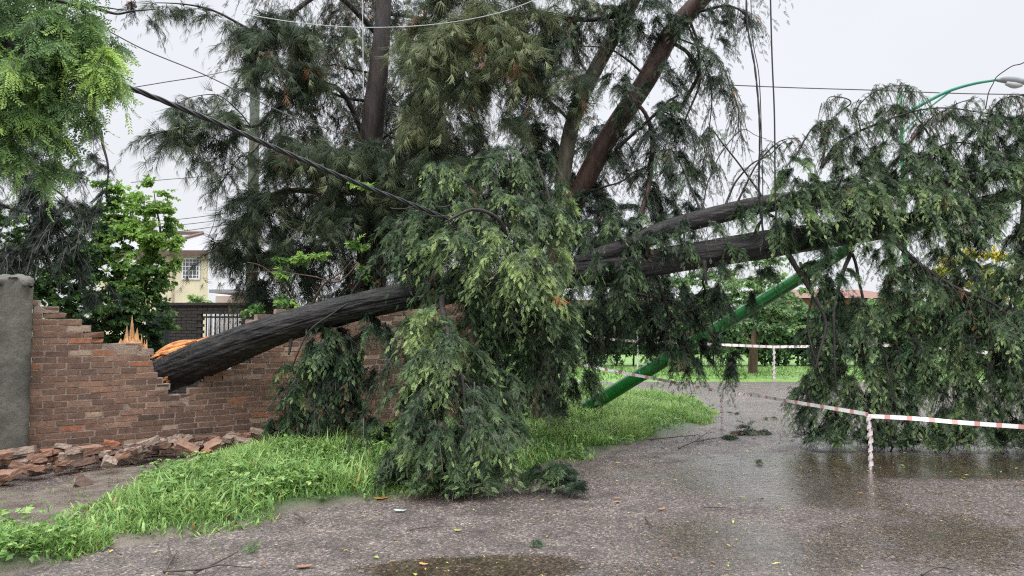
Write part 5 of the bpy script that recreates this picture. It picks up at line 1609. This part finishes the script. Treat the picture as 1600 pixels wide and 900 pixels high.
for nm_, mt_, fn in (("pane", 'glass', 0), ("grille", 'white_frame', 1)):
    a = Acc()
    if fn == 0:
        box(a, (wx0 + fw, YH - 0.03, wz0 + fw), (wx1 - fw, YH - 0.01, wz1 - fw))
    else:
        for k_ in range(1, 5):
            xx = wx0 + (wx1 - wx0) * k_ / 5
            box(a, (xx - .015, YH - 0.055, wz0 + fw), (xx + .015, YH - 0.04, wz1 - fw))
        for k_ in range(1, 5):
            zq = wz0 + (wz1 - wz0) * k_ / 5
            box(a, (wx0 + fw, YH - 0.052, zq - .015), (wx1 - fw, YH - 0.037, zq + .015))
    o = a.build(nm_, M[mt_], wobj)
a = Acc()
box(a, (x0 - 3.0, YH + 0.4, 0), (x0, YH + 6, ez - 1.2))
child(a, "side_wing", M['cream'], hs_)
a = Acc()
tube(a, [[P(281, 0, YH)[0], YH - .08, 0.1], [P(281, 0, YH)[0], YH - .08, ez - .2]], [0.05, 0.05], 4, 8)
child(a, "downpipe", M['beige'], hs_)

hw = thing("white_house", "white walled house beside the yellow house, seen behind a concrete pole", "house", (*P(360, 560, 32)[:2], 0))
a = Acc()
xa, xb = P(334, 0, 32)[0], P(392, 0, 32)[0]
box(a, (xa, 32, 0), (xb + 1.5, 38, P(0, 378, 32)[2]))
child(a, "wall", M['white'], hw)
a = Acc()
box(a, (P(342, 0, 30)[0], 29.6, P(0, 458, 30)[2]), (xb + .8, 32 - .003, P(0, 453, 30)[2]))
child(a, "canopy", M['roof_sheet'], hw)
a = Acc()
box(a, (P(345, 0, 31.8)[0], 31.9, 0.1), (xb + .6, 31.995, P(0, 462, 31.8)[2]))
child(a, "shutter", M['beige'], hw)
broad_tree("garden_shrub", "lime green bush in front of the yellow house wall", P(310, 540, 30), [], [(312, 468, 30, 16, 12, 1, 0.9), (322, 474, 30, 16, 10, 1, 0.8), (300, 478, 30, 14, 10, 1, 0.7)], 'pale', size=0.2, dens=300, trunk=([[*P(310, 540, 30)[:2], 0], P(310, 500, 30), P(310, 480, 30)], [0.06, 0.05, 0.04]), twg=False)

# dark yard wall with gate behind the trunk
yw = thing("yard_wall", "dark mossy brick wall across the yard behind the fallen trunk", "wall", (*P(290, 560, 17)[:2], 0))
a = Acc()
xg0, xg1 = P(325, 0, 17)[0], P(386, 0, 17)[0]
zt = P(0, 477, 17)[2]
zl_ = P(0, 490, 17)[2]
for c in range(28):
    z0 = c * 0.075
    xx = P(255, 0, 17)[0] - (c % 2) * 0.12
    if z0 > zt:
        break
    while xx < xg1 + 1.2:
        if not (z0 + .075 < zl_ and xx + 0.12 > xg0 and xx + .12 < xg1):
            box(a, (xx + .005, 17 + RNG.uniform(0, .006), z0 + .005), (xx + .235, 17.15, z0 + .07), a=0.1)
        xx += 0.24
box(a, (P(255, 0, 17)[0], 17.02, 0), (xg0 - .01, 17.13, zt - .005))
box(a, (xg1 + .01, 17.02, 0), (xg1 + 1.2, 17.13, zt - .005))
box(a, (xg0 - .01, 17.02, zl_ + .02), (xg1 + .01, 17.13, zt - .005))
box(a, (P(262, 0, 17)[0] - .2, 16.96, zt), (xg1 + 1.3, 17.2, zt + 0.06))
child(a, "brickwork", M['brick_dark'], yw)
gt_ = thing("iron_gate", "black iron bar gate in the dark yard wall with white boards behind", "gate", ((xg0 + xg1) / 2, 17.05, 0))
a = Acc()
nb = 9
for k_ in range(nb + 1):
    xx = xg0 + (xg1 - xg0) * k_ / nb
    tube(a, [[xx, 17.05, 0.1], [xx, 17.05, zl_ + 0.03]], [0.014, 0.014], 3, 6)
box(a, (xg0, 17.035, zl_ - 0.10), (xg1, 17.065, zl_ - 0.06))
box(a, (xg0, 17.035, 0.3), (xg1, 17.065, 0.34))
child(a, "bars", M['black_iron'], gt_)
a = Acc()
for k_ in range(8):
    xx = xg0 - 0.1 + (xg1 - xg0 + .2) * k_ / 8
    box(a, (xx + .015, 17.6, 0.05), (xx + (xg1 - xg0) / 8 - .005, 17.63, zl_ + RNG.uniform(-.03, .02)))
tag(a.build("board_fence", M['white']), "white vertical board fence seen through the black gate bars", "fence")
a = Acc()
box(a, P(228, 480, 14.5) * [1, 1, 0], P(265, 480, 15.5) * [1, 1, 0] + [0, 0, 1.8])
box(a, P(226, 480, 14.4) * [1, 1, 0] + [0, 0, 1.8], P(267, 480, 15.6) * [1, 1, 0] + [0, 0, 1.86])
tag(a.build("shed", simple("dark_teal_boards", (0.02, 0.032, 0.034), rough=0.7, var=0.3)), "dark low shed at the left end of the yard wall", "shed")

# houses far right, glimpsed
hb = thing("brick_house", "red brick house glimpsed behind the hedge right of the leaning pole", "house", (*P(1320, 570, 45)[:2], 0))
a = Acc()
box(a, (P(1235, 0, 45)[0], 45, 0), (P(1400, 0, 45)[0], 52, P(0, 467, 45)[2]))
child(a, "wall", M['house_brick'], hb)
a = Acc()
xa, xb = P(1225, 0, 45)[0], P(1412, 0, 45)[0]
za, zb = P(0, 466, 45)[2], P(0, 452, 48)[2]
V = [[xa, 44.5, za], [xb, 44.5, za], [xb, 52.5, za], [xa, 52.5, za], [xa + 1.5, 48.5, zb], [xb - 1.5, 48.5, zb]]
a.add(V, [[1, 2, 5], [3, 0, 4]], [[0, 1, 5, 4], [2, 3, 4, 5], [3, 2, 1, 0]])
child(a, "roof", M['red_roof'], hb)
for u_ in (1262, 1330, 1375):
    a = Acc()
    box(a, (P(u_, 0, 45)[0], 44.93, P(0, 488, 45)[2]), (P(u_ + 16, 0, 45)[0], 44.996, P(0, 470, 45)[2]))
    child(a, "window", M['glass'], hb)
hc = thing("beige_house", "long beige house seen in the gap under the fallen trunk", "house", (*P(980, 570, 42)[:2], 0))
a = Acc()
box(a, (P(860, 0, 42)[0], 42, 0), (P(1090, 0, 42)[0], 48, P(0, 468, 42)[2]))
child(a, "wall", M['beige'], hc)
a = Acc()
xa, xb = P(850, 0, 42)[0], P(1100, 0, 42)[0]
za, zb = P(0, 469, 42)[2], P(0, 450, 45)[2]
V = [[xa, 41.5, za], [xb, 41.5, za], [xb, 48.5, za], [xa, 48.5, za], [xa + 1.5, 45, zb], [xb - 1.5, 45, zb]]
a.add(V, [[1, 2, 5], [3, 0, 4]], [[0, 1, 5, 4], [2, 3, 4, 5], [3, 2, 1, 0]])
child(a, "roof", M['roof_sheet'], hc)
# tree line that closes the horizon
for i_, (u_, vt, Yy, lab) in enumerate([(700, 440, 60, "distant dark tree crown behind the centre of the fallen crown"), (1000, 478, 62, "distant low tree crown above the beige roof"), (1230, 478, 60, "distant low tree crown left of the brick house"), (1480, 470, 60, "distant tree crown behind the right fronds"),
                                       (1650, 470, 60, "distant tree crown at the right picture edge"), (480, 470, 60, "distant tree crown right of the concrete pole"), (180, 470, 60, "distant tree crown behind the mulberry leaves")]):
    b_ = P(u_, 540, Yy)
    broad_tree("distant_tree", lab, b_, [], [(u_, (vt + 530) / 2, Yy, 110, (530 - vt) / 2, 1.2, 0.1)], 'pale', size=0.5, dens=45, trunk=([[b_[0], Yy, 0], [b_[0], Yy, 1.0], [b_[0], Yy, 2.4]], [0.3, 0.25, 0.2]), twg=False, tw=1.0)

# ------------------------------------------------------------------ poles and lamp
a = Acc()
cpb = P(391, 560, 17.5)
tube(a, [[cpb[0], 17.5, 0], [cpb[0], 17.5, 4], [cpb[0], 17.5, 7.9]], [0.15, 0.13, 0.105], 20, 16, 0.03, 2)
upole = thing("utility_pole", "greenish grey concrete utility pole standing behind the yard", "pole", (cpb[0], 17.5, 0))
child(a, "shaft", M['concrete_pole'], upole, smooth=True)
a = Acc()
box(a, (cpb[0] - 0.5, 17.42, 7.2), (cpb[0] + 0.5, 17.5 - 0.1, 7.3))
for dx_ in (-.42, -.15, .15, .42):
    tube(a, [[cpb[0] + dx_, 17.37, 7.3], [cpb[0] + dx_, 17.37, 7.42]], [0.035, 0.03], 3, 8)
child(a, "crossarm", M['wire_grey'], upole)

gp = thing("leaning_green_pole", "thick glossy green metal pole knocked aslant under the fallen trunk", "pole", (*P(900, 652, 12.9)[:2], 0))
a = Acc()
p0, p1 = P(893, 655, 12.9), P(1330, 385, 10.05)
p0[2] = 0.02
tube(a, [p0, p0 * .5 + p1 * .5, p1], [0.120, 0.102, 0.084], 40, 28, 0, 1)
child(a, "shaft", M['green_pole'], gp, smooth=True)
dgp = (p1 - p0) / np.linalg.norm(p1 - p0)
for s_, r_ in ((0.30, 0.1155), (0.78, 0.0945)):
    a = Acc()
    q0 = p0 + (p1 - p0) * s_
    tube(a, [q0, q0 + dgp * 0.03], [r_, r_], 3, 28)
    child(a, "weld_band", M['green_pole'], gp, smooth=True)

lp = thing("street_lamp", "green street lamp post with curved arm rising behind the fallen crown", "street lamp", (*P(1403, 615, 17)[:2], 0))
px = P(1403, 0, 17)[0]
a = Acc()
tube(a, [[px, 17, 0], [px, 17, 2.0], [px, 17, P(0, 142, 17)[2]]], [0.07, 0.06, 0.035], 20, 14)
child(a, "pole", M['bright_green'], lp, smooth=True)
a = Acc()
tube(a, path([(1404, 182, 17), (1440, 163, 16.9), (1480, 143, 16.8), (1520, 131, 16.7), (1562, 124, 16.6)]), [0.05, 0.045, 0.04, 0.035, 0.03], 24, 10)
tube(a, path([(1404, 215, 17), (1440, 178, 16.9), (1485, 143, 16.8)]), [0.02, 0.02, 0.02], 10, 8)
child(a, "arm", M['teal'], lp, smooth=True)
a = Acc()
tube(a, path([(1558, 126, 16.6), (1566, 124, 16.6), (1582, 125, 16.55), (1598, 128, 16.5), (1604, 129, 16.5)]), [0.03, 0.08, 0.10, 0.075, 0.02], 16, 12)
hd = child(a, "lamp_head", simple("lamp_housing", (0.26, 0.28, 0.29), rough=0.4, var=0.1), lp, smooth=True)
a = Acc()
tube(a, path([(1572, 130, 16.55), (1585, 133, 16.53), (1597, 133, 16.5)]), [0.05, 0.08, 0.04], 10, 10)
o = a.build("lens", simple("lamp_lens", (0.40, 0.42, 0.42), rough=0.15, var=0.05), hd, smooth=True)

# ------------------------------------------------------------------ cables
def cable(pts, r, mat, label, cat="cable", name="cable", n=60, sag=0.0, grp=None, strands=1):
    p_ = np.array([P(*q_) for q_ in pts])
    c_ = catmull(p_, n)
    if sag:
        s_ = np.linspace(0, 1, n)
        c_[:, 2] -= sag * 4 * s_ * (1 - s_)
    a_ = Acc()
    if strands == 1:
        tube(a_, c_, np.full(n, r), n, 6)
    else:
        ln_ = np.concatenate([[0], np.cumsum(np.linalg.norm(np.diff(c_, axis=0), axis=1))])
        for k_ in range(strands):
            ph = ln_ * 14 + 2 * np.pi * k_ / strands
            off = np.column_stack([np.zeros(n), np.cos(ph), np.sin(ph)]) * r * 1.05
            tube(a_, c_ + off, np.full(n, r), n, 6)
    return tag(a_.build(name, mat, smooth=True), label, cat, grp)


cable([(-120, 20, 5.2), (60, 85, 5.6), (200, 136, 6.0), (330, 188, 6.4), (450, 240, 6.9), (560, 287, 7.3), (640, 318, 7.6), (700, 342, 7.9)], 0.0125, M['cable'], "thick twisted black power cable slanting down into the fallen crown", n=260, strands=3)
cable([(640, 318, 7.55), (670, 336, 7.7), (702, 338, 7.75)], 0.006, M['cable'], "short loose black strand frayed from the thick cable end", n=20)
cable([(1165, -40, 9.2), (1168, 40, 9.2), (1180, 110, 9.1), (1187, 200, 9.0), (1186, 300, 9.0), (1195, 385, 9.0)], 0.010, M['cable'], "black cable hanging to the trunk, left one of the hanging pair", n=60, strands=2)
cable([(1172, -40, 9.15), (1176, 60, 9.1), (1186, 120, 9.0), (1190, 220, 8.98), (1192, 320, 8.95), (1190, 392, 8.9)], 0.006, M['cable'], "thin black cable hanging right beside the thicker twisted one", n=60)
cable([(1203, -40, 9.0), (1206, 80, 9.0), (1210, 180, 8.95), (1211, 280, 8.9), (1213, 365, 8.9)], 0.0095, M['cable'], "straight black cable hanging from above onto the trunk, rightmost", n=40)
cable([(380, 22, 9.6), (470, 36, 9.4), (570, 43, 9.2), (680, 38, 9.1), (780, 20, 9.0), (860, -10, 9.0)], 0.006, M['wire_pale'], "thin pale wire sagging across the top of the trees", n=60)
cable([(566, -20, 10), (567, 60, 10), (568, 150, 10)], 0.007, M['wire_pale'], "pale wire hanging straight down before the upright trunk", n=12)
cable([(120, 20, 9.5), (220, 75, 10), (320, 117, 10.5), (440, 175, 11), (520, 205, 11.6), (600, 240, 12)], 0.009, M['wire_grey'], "thin grey wire slanting through the needle tree at upper left", n=60)
cable([(200, 138, 14), (260, 128, 14), (322, 118, 14), (386, 104, 17)], 0.010, M['wire_grey'], "thin grey wire running level to the concrete pole top", n=30)
cable([(1120, 132, 22), (1240, 137, 22), (1370, 141, 22), (1500, 146, 22), (1640, 148, 22)], 0.018, M['wire_grey'], "thin overhead wire crossing the sky at right", n=40)
for k_, (v0, v1) in enumerate([(342, 328), (351, 338), (361, 345)]):
    cable([(200, v0 + 6, 24), (285, v0, 24), (390, v1, 24)], 0.012, M['wire_grey'], ["highest of three thin wires above the yellow house roof", "middle of three thin wires above the yellow house roof", "lowest of three thin wires above the yellow house roof"][k_], n=20, grp="wires above the yellow house")
cable([(205, 285, 20), (290, 278, 20), (390, 270, 20)], 0.010, M['wire_grey'], "single thin wire crossing the sky left of the pole", n=20)
cable([(362, 200, 16), (352, 250, 16), (341, 300, 16), (335, 345, 16), (325, 372, 16)], 0.008, M['wire_grey'], "thin wire hanging slanted in front of the yellow house roof", n=20)
cable([(1070, 160, 10.4), (1085, 230, 10.3), (1075, 320, 10.2), (1068, 390, 10.0)], 0.006, M['cable'], "thin dark cable dangling between the leaning stems and trunk", n=24)
cable([(985, 130, 10.6), (1010, 210, 10.6), (1045, 290, 10.5), (1065, 340, 10.2), (1070, 395, 9.9)], 0.007, M['cable'], "dark cable looping down from the reddish stem", n=24)

# ------------------------------------------------------------------ barrier tape and stakes
m, t, b, out = newmat("striped_tape")
at = N_(t, "ShaderNodeAttribute")
at.attribute_name = 'tint'
ms_ = N_(t, "ShaderNodeMath", _operation='MULTIPLY')
ms_.inputs[1].default_value = 4.6
t.links.new(at.outputs['Fac'], ms_.inputs[0])
fr_ = N_(t, "ShaderNodeMath", _operation='FRACT')
t.links.new(ms_.outputs[0], fr_.inputs[0])
gt2 = N_(t, "ShaderNodeMath", _operation='GREATER_THAN')
gt2.inputs[1].default_value = 0.74
t.links.new(fr_.outputs[0], gt2.inputs[0])
mxt = N_(t, "ShaderNodeMix", _data_type='RGBA')
t.links.new(gt2.outputs[0], mxt.inputs[0])
mxt.inputs[6].default_value = (0.78, 0.76, 0.76, 1)
mxt.inputs[7].default_value = (0.62, 0.30, 0.28, 1)
t.links.new(mxt.outputs[2], b.inputs['Base Color'])
b.inputs['Roughness'].default_value = 0.35
M['tape'] = m


M['wrap'] = simple('pale_pink_tape', (0.62, 0.50, 0.50), rough=0.4, var=0.35, scale=18)


def tape(pts, wd, label, n=140, twist=1.2, grp=None):
    c_ = catmull(np.array(pts), n)
    T = nrm(np.gradient(c_, axis=0))
    ln_ = np.concatenate([[0], np.cumsum(np.linalg.norm(np.diff(c_, axis=0), axis=1))])
    tw_ = twist * (fbm(np.column_stack([ln_ * 1.3, ln_ * 0, ln_ * 0 + wd]), 51, 3) - 0.5) * 2
    up_ = np.array([0, 0, 1.0]) - T * T[:, 2:3]
    up_ = nrm(up_)
    sd_ = np.cross(T, up_)
    nrm_ = up_ * np.cos(tw_)[:, None] + sd_ * np.sin(tw_)[:, None]
    V = np.concatenate([c_ + nrm_ * wd / 2, c_ - nrm_ * wd / 2])
    i = np.arange(n - 1)
    q_ = np.column_stack([i, i + 1, n + i + 1, n + i])
    a_ = Acc()
    a_.add(V, None, q_, np.concatenate([ln_, ln_]))
    return tag(a_.build("barrier_tape", M['tape'], smooth=True), label, "tape", grp)


def stake(u, v0, v1, label, lean=0.0, rr=0.026):
    rr = rr * 0.72
    b_ = G(u, v0)
    Yy = b_[1]
    tp = P(u + lean, v1, Yy)
    root = thing("stake", label, "stake", (b_[0], b_[1], 0), "stakes holding the barrier tape")
    a_ = Acc()
    n_ = 46
    c_ = catmull(np.array([b_, (b_ + tp) / 2 + [0.012, 0, 0], tp]), n_)
    tube(a_, c_, np.full(n_, rr * 0.7), n_, 7)
    child(a_, "rod", M['white_frame'], root, smooth=True)
    # crumpled tape wound round the rod
    a_ = Acc()
    s_ = np.linspace(0, 1, 160)
    cc = catmull(np.array([b_, (b_ + tp) / 2 + [0.012, 0, 0], tp]), 160)
    ph = s_ * 2 * np.pi * 7
    rr2 = rr * (0.95 + 0.6 * vnoise(np.column_stack([s_ * 30, s_ * 0, s_ * 0 + u]), 4))
    off = np.column_stack([np.cos(ph) * rr2, np.sin(ph) * rr2, np.zeros(160)])
    w_ = np.array([0, 0, 0.024])
    V = np.concatenate([cc + off + w_, cc + off - w_ + off * 0.15])
    i = np.arange(159)
    a_.add(V, None, np.column_stack([i, i + 1, 160 + i + 1, 160 + i]), np.concatenate([s_ * 0.55, s_ * 0.55]))
    child(a_, "tape_wrap", M['wrap'], root)
    return tp


s1 = stake(1360, 734, 650, "tape wrapped stake standing in the puddle nearest the camera", lean=-3, rr=0.026)
s2 = stake(1128, 672, 612, "tape wrapped stake by the tip of the grass verge", lean=-2, rr=0.024)
s3 = stake(1209, 597, 542, "far tape wrapped stake in front of the hedge", lean=0, rr=0.045)
s4 = stake(996, 588, 520, "faint far stake behind the hanging dark fronds", lean=0, rr=0.03)
tape([P(866, 559, 10.8), P(940, 576, 11.0), P(1030, 593, 11.2), s2], 0.045, "red and white tape crossing in front of the leaning green pole")
tape([s2, P(1180, 618, 10.3), P(1240, 628, 9.4), s1 + [0, 0, 0.02]], 0.045, "red and white tape from the verge stake to the puddle stake")
tape([s1, P(1430, 654, 8.15), P(1500, 660, 8.0), P(1600, 667, 7.9), P(1720, 674, 7.8)], 0.047, "red and white tape from the puddle stake to the right edge")
tape([P(880, 520, 19.6), P(980, 532, 20), P(1090, 537, 20.5), s3], 0.075, "distant tape across the hedge left of the far stake")
tape([s3, P(1300, 541, 20), P(1400, 540, 19.5), P(1560, 552, 19)], 0.075, "distant tape across the hedge right of the far stake")

# ------------------------------------------------------------------ debris
def stick(pts, r, label, name="fallen_twig", mat='twig', grp=None, z=0.012):
    a_ = Acc()
    for k_, pp in enumerate(pts):
        g_ = [G(u_, v_, z + dz_) for (u_, v_, dz_) in pp]
        tube(a_, g_, np.linspace(r, r * 0.4, len(g_)), 16, 6, 0.15, 4, True, k_, wob=0.02)
    return tag(a_.build(name, M[mat], smooth=True), label, "twig", grp)


stick([[(255, 893, 0), (310, 891, 0.02), (345, 884, 0.03), (395, 886, 0.0)]], 0.009, "long dark twig lying flat near the bottom left edge")
stick([[(302, 896, 0.0), (330, 884, 0.03), (372, 862, 0.02)]], 0.010, "pale brown stick crossing the long dark twig")
stick([[(258, 894, 0), (268, 875, 0.02), (278, 862, 0.01)], [(268, 875, 0.02), (262, 852, 0.02)]], 0.009, "forked grey twig standing left of the crossed sticks")
stick([[(160, 862, 0.03), (170, 856, 0.05), (190, 866, 0.02)]], 0.010, "short dark twig at the grass edge, lower left")
stick([[(1008, 808, 0), (1022, 824, 0), (1046, 822, 0.01)]], 0.006, "thin curved dark twig beside the bright puddle")
stick([[(1100, 793, 0), (1150, 795, 0)]], 0.006, "thin straight dark twig on the wet asphalt at centre right")
stick([[(1284, 826, 0), (1305, 822, 0.01), (1322, 824, 0)]], 0.006, "small twig lying on the wet road below the puddle stake")
stick([[(1440, 898, 0), (1465, 888, 0.02), (1495, 890, 0)]], 0.009, "dark twig at the bottom edge right of centre")
stick([[(1515, 849, 0), (1538, 847, 0.01)]], 0.008, "short black twig on the road at lower right")
stick([[(1060, 700, 0), (1085, 690, 0.03), (1110, 672, 0.05)], [(1085, 690, 0.03), (1130, 682, 0.02)]], 0.012, "bare grey branch lying at the verge tip", name="fallen_branch")
stick([[(1000, 688, 0), (1050, 684, 0.02), (1090, 679, 0.02)]], 0.012, "dark thin branch lying along the verge edge", name="fallen_branch")
stick([[(640, 828, 0), (690, 822, 0.01)]], 0.007, "thin dark twig on the gravelly asphalt at bottom centre")
stick([[(460, 802, 0.02), (478, 816, 0.0)]], 0.008, "short dark stick at the grass edge, left of centre")

# heap of torn fronds on the road
fr = thing("torn_frond_heap", "low heap of torn green fronds lying on the road behind the bright wet patch", "fronds", (*G(1170, 675)[:2], 0))
cr = Acc()
crown(cr, None, [(1165, 672, 11.1, 36, 7, 1.6, 0.25), (1130, 684, 10.6, 18, 5, 1.4, 0.25), (1195, 672, 11.0, 16, 6, 1.2, 0.3)], 'spray', size=0.13, dens=1400, tw_len=0.3, nk=8, droop=0.1, dead=0.1, zmin=-0.04)
child(cr, "sprays", M['cypress'], fr)
for (u_, v_, lab) in [(1145, 648, "small green tuft on the road behind the frond heap"), (1205, 656, "small brown green tuft near the fallen crown's left edge"), (835, 853, "tiny mossy tuft lying on the gravel at bottom centre"), (1180, 725, "small green sprig in the bright wet patch"), (395, 862, "lime green sprig on the gravel beside the crossed sticks")]:
    g_ = G(u_, v_)
    cr = Acc()
    crown(cr, None, [(u_, v_ - 2, g_[1], 9, 4, 1.5, 0.5)], 'spray', size=0.07, dens=3000, tw_len=0.12, nk=6, droop=0.1, dead=0.1, zmin=-0.04, per=5)
    tag(cr.build("frond_tuft", M['cypress'] if v_ != 862 else M['pepper']), lab, "sprig")

# leaf litter and pebbles : nobody could count them
def flat_leaves(n, xr, yr, s0, s1, zf, tmean, tsd, keep=None):
    x_ = RNG.uniform(*xr, n)
    y_ = RNG.uniform(*yr, n)
    if keep is not None:
        k_ = keep(x_, y_)
        x_, y_ = x_[k_], y_[k_]
    n = len(x_)
    s_ = s0 + (s1 - s0) * RNG.random(n) ** 3
    az = RNG.uniform(0, 6.28, n)
    z_ = zf(x_, y_)
    d_ = np.column_stack([np.cos(az), np.sin(az), RNG.uniform(-.1, .2, n)])
    e_ = np.column_stack([-np.sin(az), np.cos(az), RNG.uniform(-.35, .35, n)]) * RNG.uniform(.25, .5, n)[:, None]
    c_ = np.column_stack([x_, y_, z_ + 0.012])
    V = np.stack([c_ - d_ * s_[:, None], c_ + e_ * s_[:, None] + [0, 0, .004], c_ + d_ * s_[:, None], c_ - e_ * s_[:, None] + [0, 0, .004]], 1).reshape(-1, 3)
    b0 = (np.arange(n) * 4)[:, None]
    return V, b0 + np.array([[0, 1, 2, 3]]), np.repeat(np.clip(RNG.normal(tmean, tsd, n), 0, 1), 4)


roadz = lambda x_, y_: 0 * x_ + 0.0
edge_keep = lambda x_, y_: (polydist(x_, y_, V1g) < -0.03) & (RNG.random(len(x_)) < 0.12 + 0.88 * np.exp(polydist(x_, y_, V1g) / 0.6))
a = Acc()
V, q_, tt_ = flat_leaves(26000, (-5, 7), (3.2, 13), 0.004, 0.016, roadz, 0.35, 0.3, edge_keep)
a.add(V, None, q_, tt_)
V, q_, tt_ = flat_leaves(1600, (-5, 7), (3.2, 13), 0.012, 0.035, roadz, 0.6, 0.3, lambda x_, y_: polydist(x_, y_, V1g) < -0.03)
a.add(V, None, q_, tt_)
V, q_, tt_ = flat_leaves(2500, (-7, -2.5), (4.5, 8.5), 0.004, 0.016, lambda x_, y_: verge_z(x_, y_) + .002, 0.3, 0.3, lambda x_, y_: polydist(x_, y_, V1g) > 0.03)
a.add(V, None, q_, tt_)
def clumped(us, n, sd_, s0, s1, tm_):
    for (u_, v_) in us:
        g_ = G(u_, v_)
        V, q_, tt_ = flat_leaves(n, (0, 1), (0, 1), s0, s1, roadz, tm_, 0.12)
        k = len(V) // 4
        of_ = np.repeat(np.column_stack([RNG.normal(0, sd_ * 1.6, k), RNG.normal(0, sd_, k), np.zeros(k)]) + g_, 4, 0)
        cen = V.reshape(-1, 4, 3).mean(1)
        cen[:, 2] = 0
        a.add(V - np.repeat(cen, 4, 0) + of_, None, q_, tt_)


clumped([(u_, 690 + (u_ - 1000) * -0.05 + RNG.uniform(-8, 12)) for u_ in np.linspace(1000, 1300, 26)], 26, 0.16, 0.008, 0.03, 0.02)
clumped([(u_, 772 - (u_ - 620) * 0.13 + RNG.uniform(-2, 12)) for u_ in np.linspace(620, 990, 30)], 30, 0.12, 0.006, 0.02, 0.12)
clumped([(RNG.uniform(1250, 1590), RNG.uniform(700, 725)) for _ in range(24)], 22, 0.15, 0.006, 0.024, 0.1)
tag(a.build("leaf_litter", M['litter']), "scattered small fallen leaves and bits on the wet road", "leaf litter", kind='stuff')

n = 9000
x_ = RNG.uniform(-5.5, 6, n)
y_ = RNG.uniform(3.4, 12, n)
dd_ = polydist(x_, y_, V1g)
k_ = (dd_ < 0.05) & (RNG.random(n) < 0.06 + 0.94 * np.exp(np.minimum(dd_, 0) / 0.55))
x_, y_ = x_[k_], y_[k_]
oct_ = np.array([[1, 0, 0], [-1, 0, 0], [0, 1, 0], [0, -1, 0], [0, 0, .7], [0, 0, -.7]], float)
of = np.array([[0, 2, 4], [2, 1, 4], [1, 3, 4], [3, 0, 4], [2, 0, 5], [1, 2, 5], [3, 1, 5], [0, 3, 5]])
sz = 0.004 + 0.011 * RNG.random(len(x_)) ** 2.5
V = oct_[None] * sz[:, None, None] * RNG.uniform(.6, 1.3, (len(x_), 6, 1)) + np.column_stack([x_, y_, sz * .3])[:, None]
a = Acc()
a.add(V.reshape(-1, 3), ((np.arange(len(x_)) * 6)[:, None, None] + of[None]).reshape(-1, 3))
tag(a.build("gravel", simple("wet_pebbles", (0.13, 0.105, 0.10), rough=0.35, var=0.6, scale=25)), "loose wet gravel along the edge of the road", "gravel", kind='stuff')

# single bright leaves on the road
for (u_, v_, s_, c_, lab) in [(662, 884, 0.035, (0.55, 0.30, 0.10), "pale orange leaf floating in the bottom puddle"), (1034, 797, 0.04, (0.50, 0.20, 0.07), "orange brown leaf right of the bright puddle"), (965, 786, 0.03, (0.48, 0.22, 0.08), "small orange leaf on top of the bright puddle"), (475, 888, 0.06, (0.26, 0.14, 0.09), "large flat brown leaf at the bottom edge left of centre"),
                              (625, 800, 0.06, (0.42, 0.50, 0.44), "pale grey green leaf lying on the gravel in front of the crown"), (715, 831, 0.03, (0.42, 0.5, 0.07), "lime leaf on the asphalt at bottom centre"), (595, 781, 0.07, (0.45, 0.18, 0.04), "rust coloured dead sprig at the verge edge")]:
    g_ = G(u_, v_)
    a = Acc()
    az = RNG.uniform(-.5, .5)
    n_ = 9
    s__ = np.linspace(-1, 1, n_)
    hw_ = 0.42 * np.sqrt(np.maximum(0, 1 - s__ ** 2)) * (1 - 0.3 * s__)
    L_ = np.column_stack([s__, hw_, 0.10 * s__ ** 2 + 0.06])
    Rr_ = np.column_stack([s__, -hw_, 0.10 * s__ ** 2 + 0.06])
    C_ = np.column_stack([s__, 0 * s__, 0.10 * s__ ** 2])
    V = np.concatenate([L_, C_, Rr_]) * s_
    V = V @ rotz(az).T
    i = np.arange(n_ - 1)
    a.add(V, None, np.concatenate([np.column_stack([i, i + 1, n_ + i + 1, n_ + i]), np.column_stack([n_ + i, n_ + i + 1, 2 * n_ + i + 1, 2 * n_ + i])]))
    o = a.build("fallen_leaf", simple("leaf_blade", c_, rough=0.35, var=0.2, scale=30))
    o.location = (g_[0], g_[1], 0.012)
    tag(o, lab, "leaf")

print("sprays", NSPRAY[0], "tris", sum(len(o.data.polygons) for o in bpy.data.objects if o.type == 'MESH'))

# crumbs of brick and mortar along the wall foot
n = 5200
tt = RNG.uniform(-0.7, 3.2, n)
near_ = np.interp(tt, [-0.7, 1.0, 1.8, 3.2], [0.95, 0.8, 0.5, 0.32])
dd = 0.02 + near_ * RNG.random(n) ** 1.5
pp = W0[None] + WD[None] * tt[:, None] + WN[None] * dd[:, None]
sz = 0.004 + 0.022 * RNG.random(n) ** 3
zz = verge_z(pp[:, 0], pp[:, 1]) + sz * 0.3
V = oct_[None] * sz[:, None, None] * RNG.uniform(.5, 1.3, (n, 6, 1)) + np.column_stack([pp[:, 0], pp[:, 1], zz])[:, None]
a = Acc()
a.add(V.reshape(-1, 3), ((np.arange(n) * 6)[:, None, None] + of[None]).reshape(-1, 3), None, np.repeat(np.clip(RNG.normal(.5, .3, n), 0, 1), 6))
tag(a.build("brick_crumbs", M['brick']), "brick dust and crumbs scattered along the wall foot", "brick crumbs", kind='stuff')
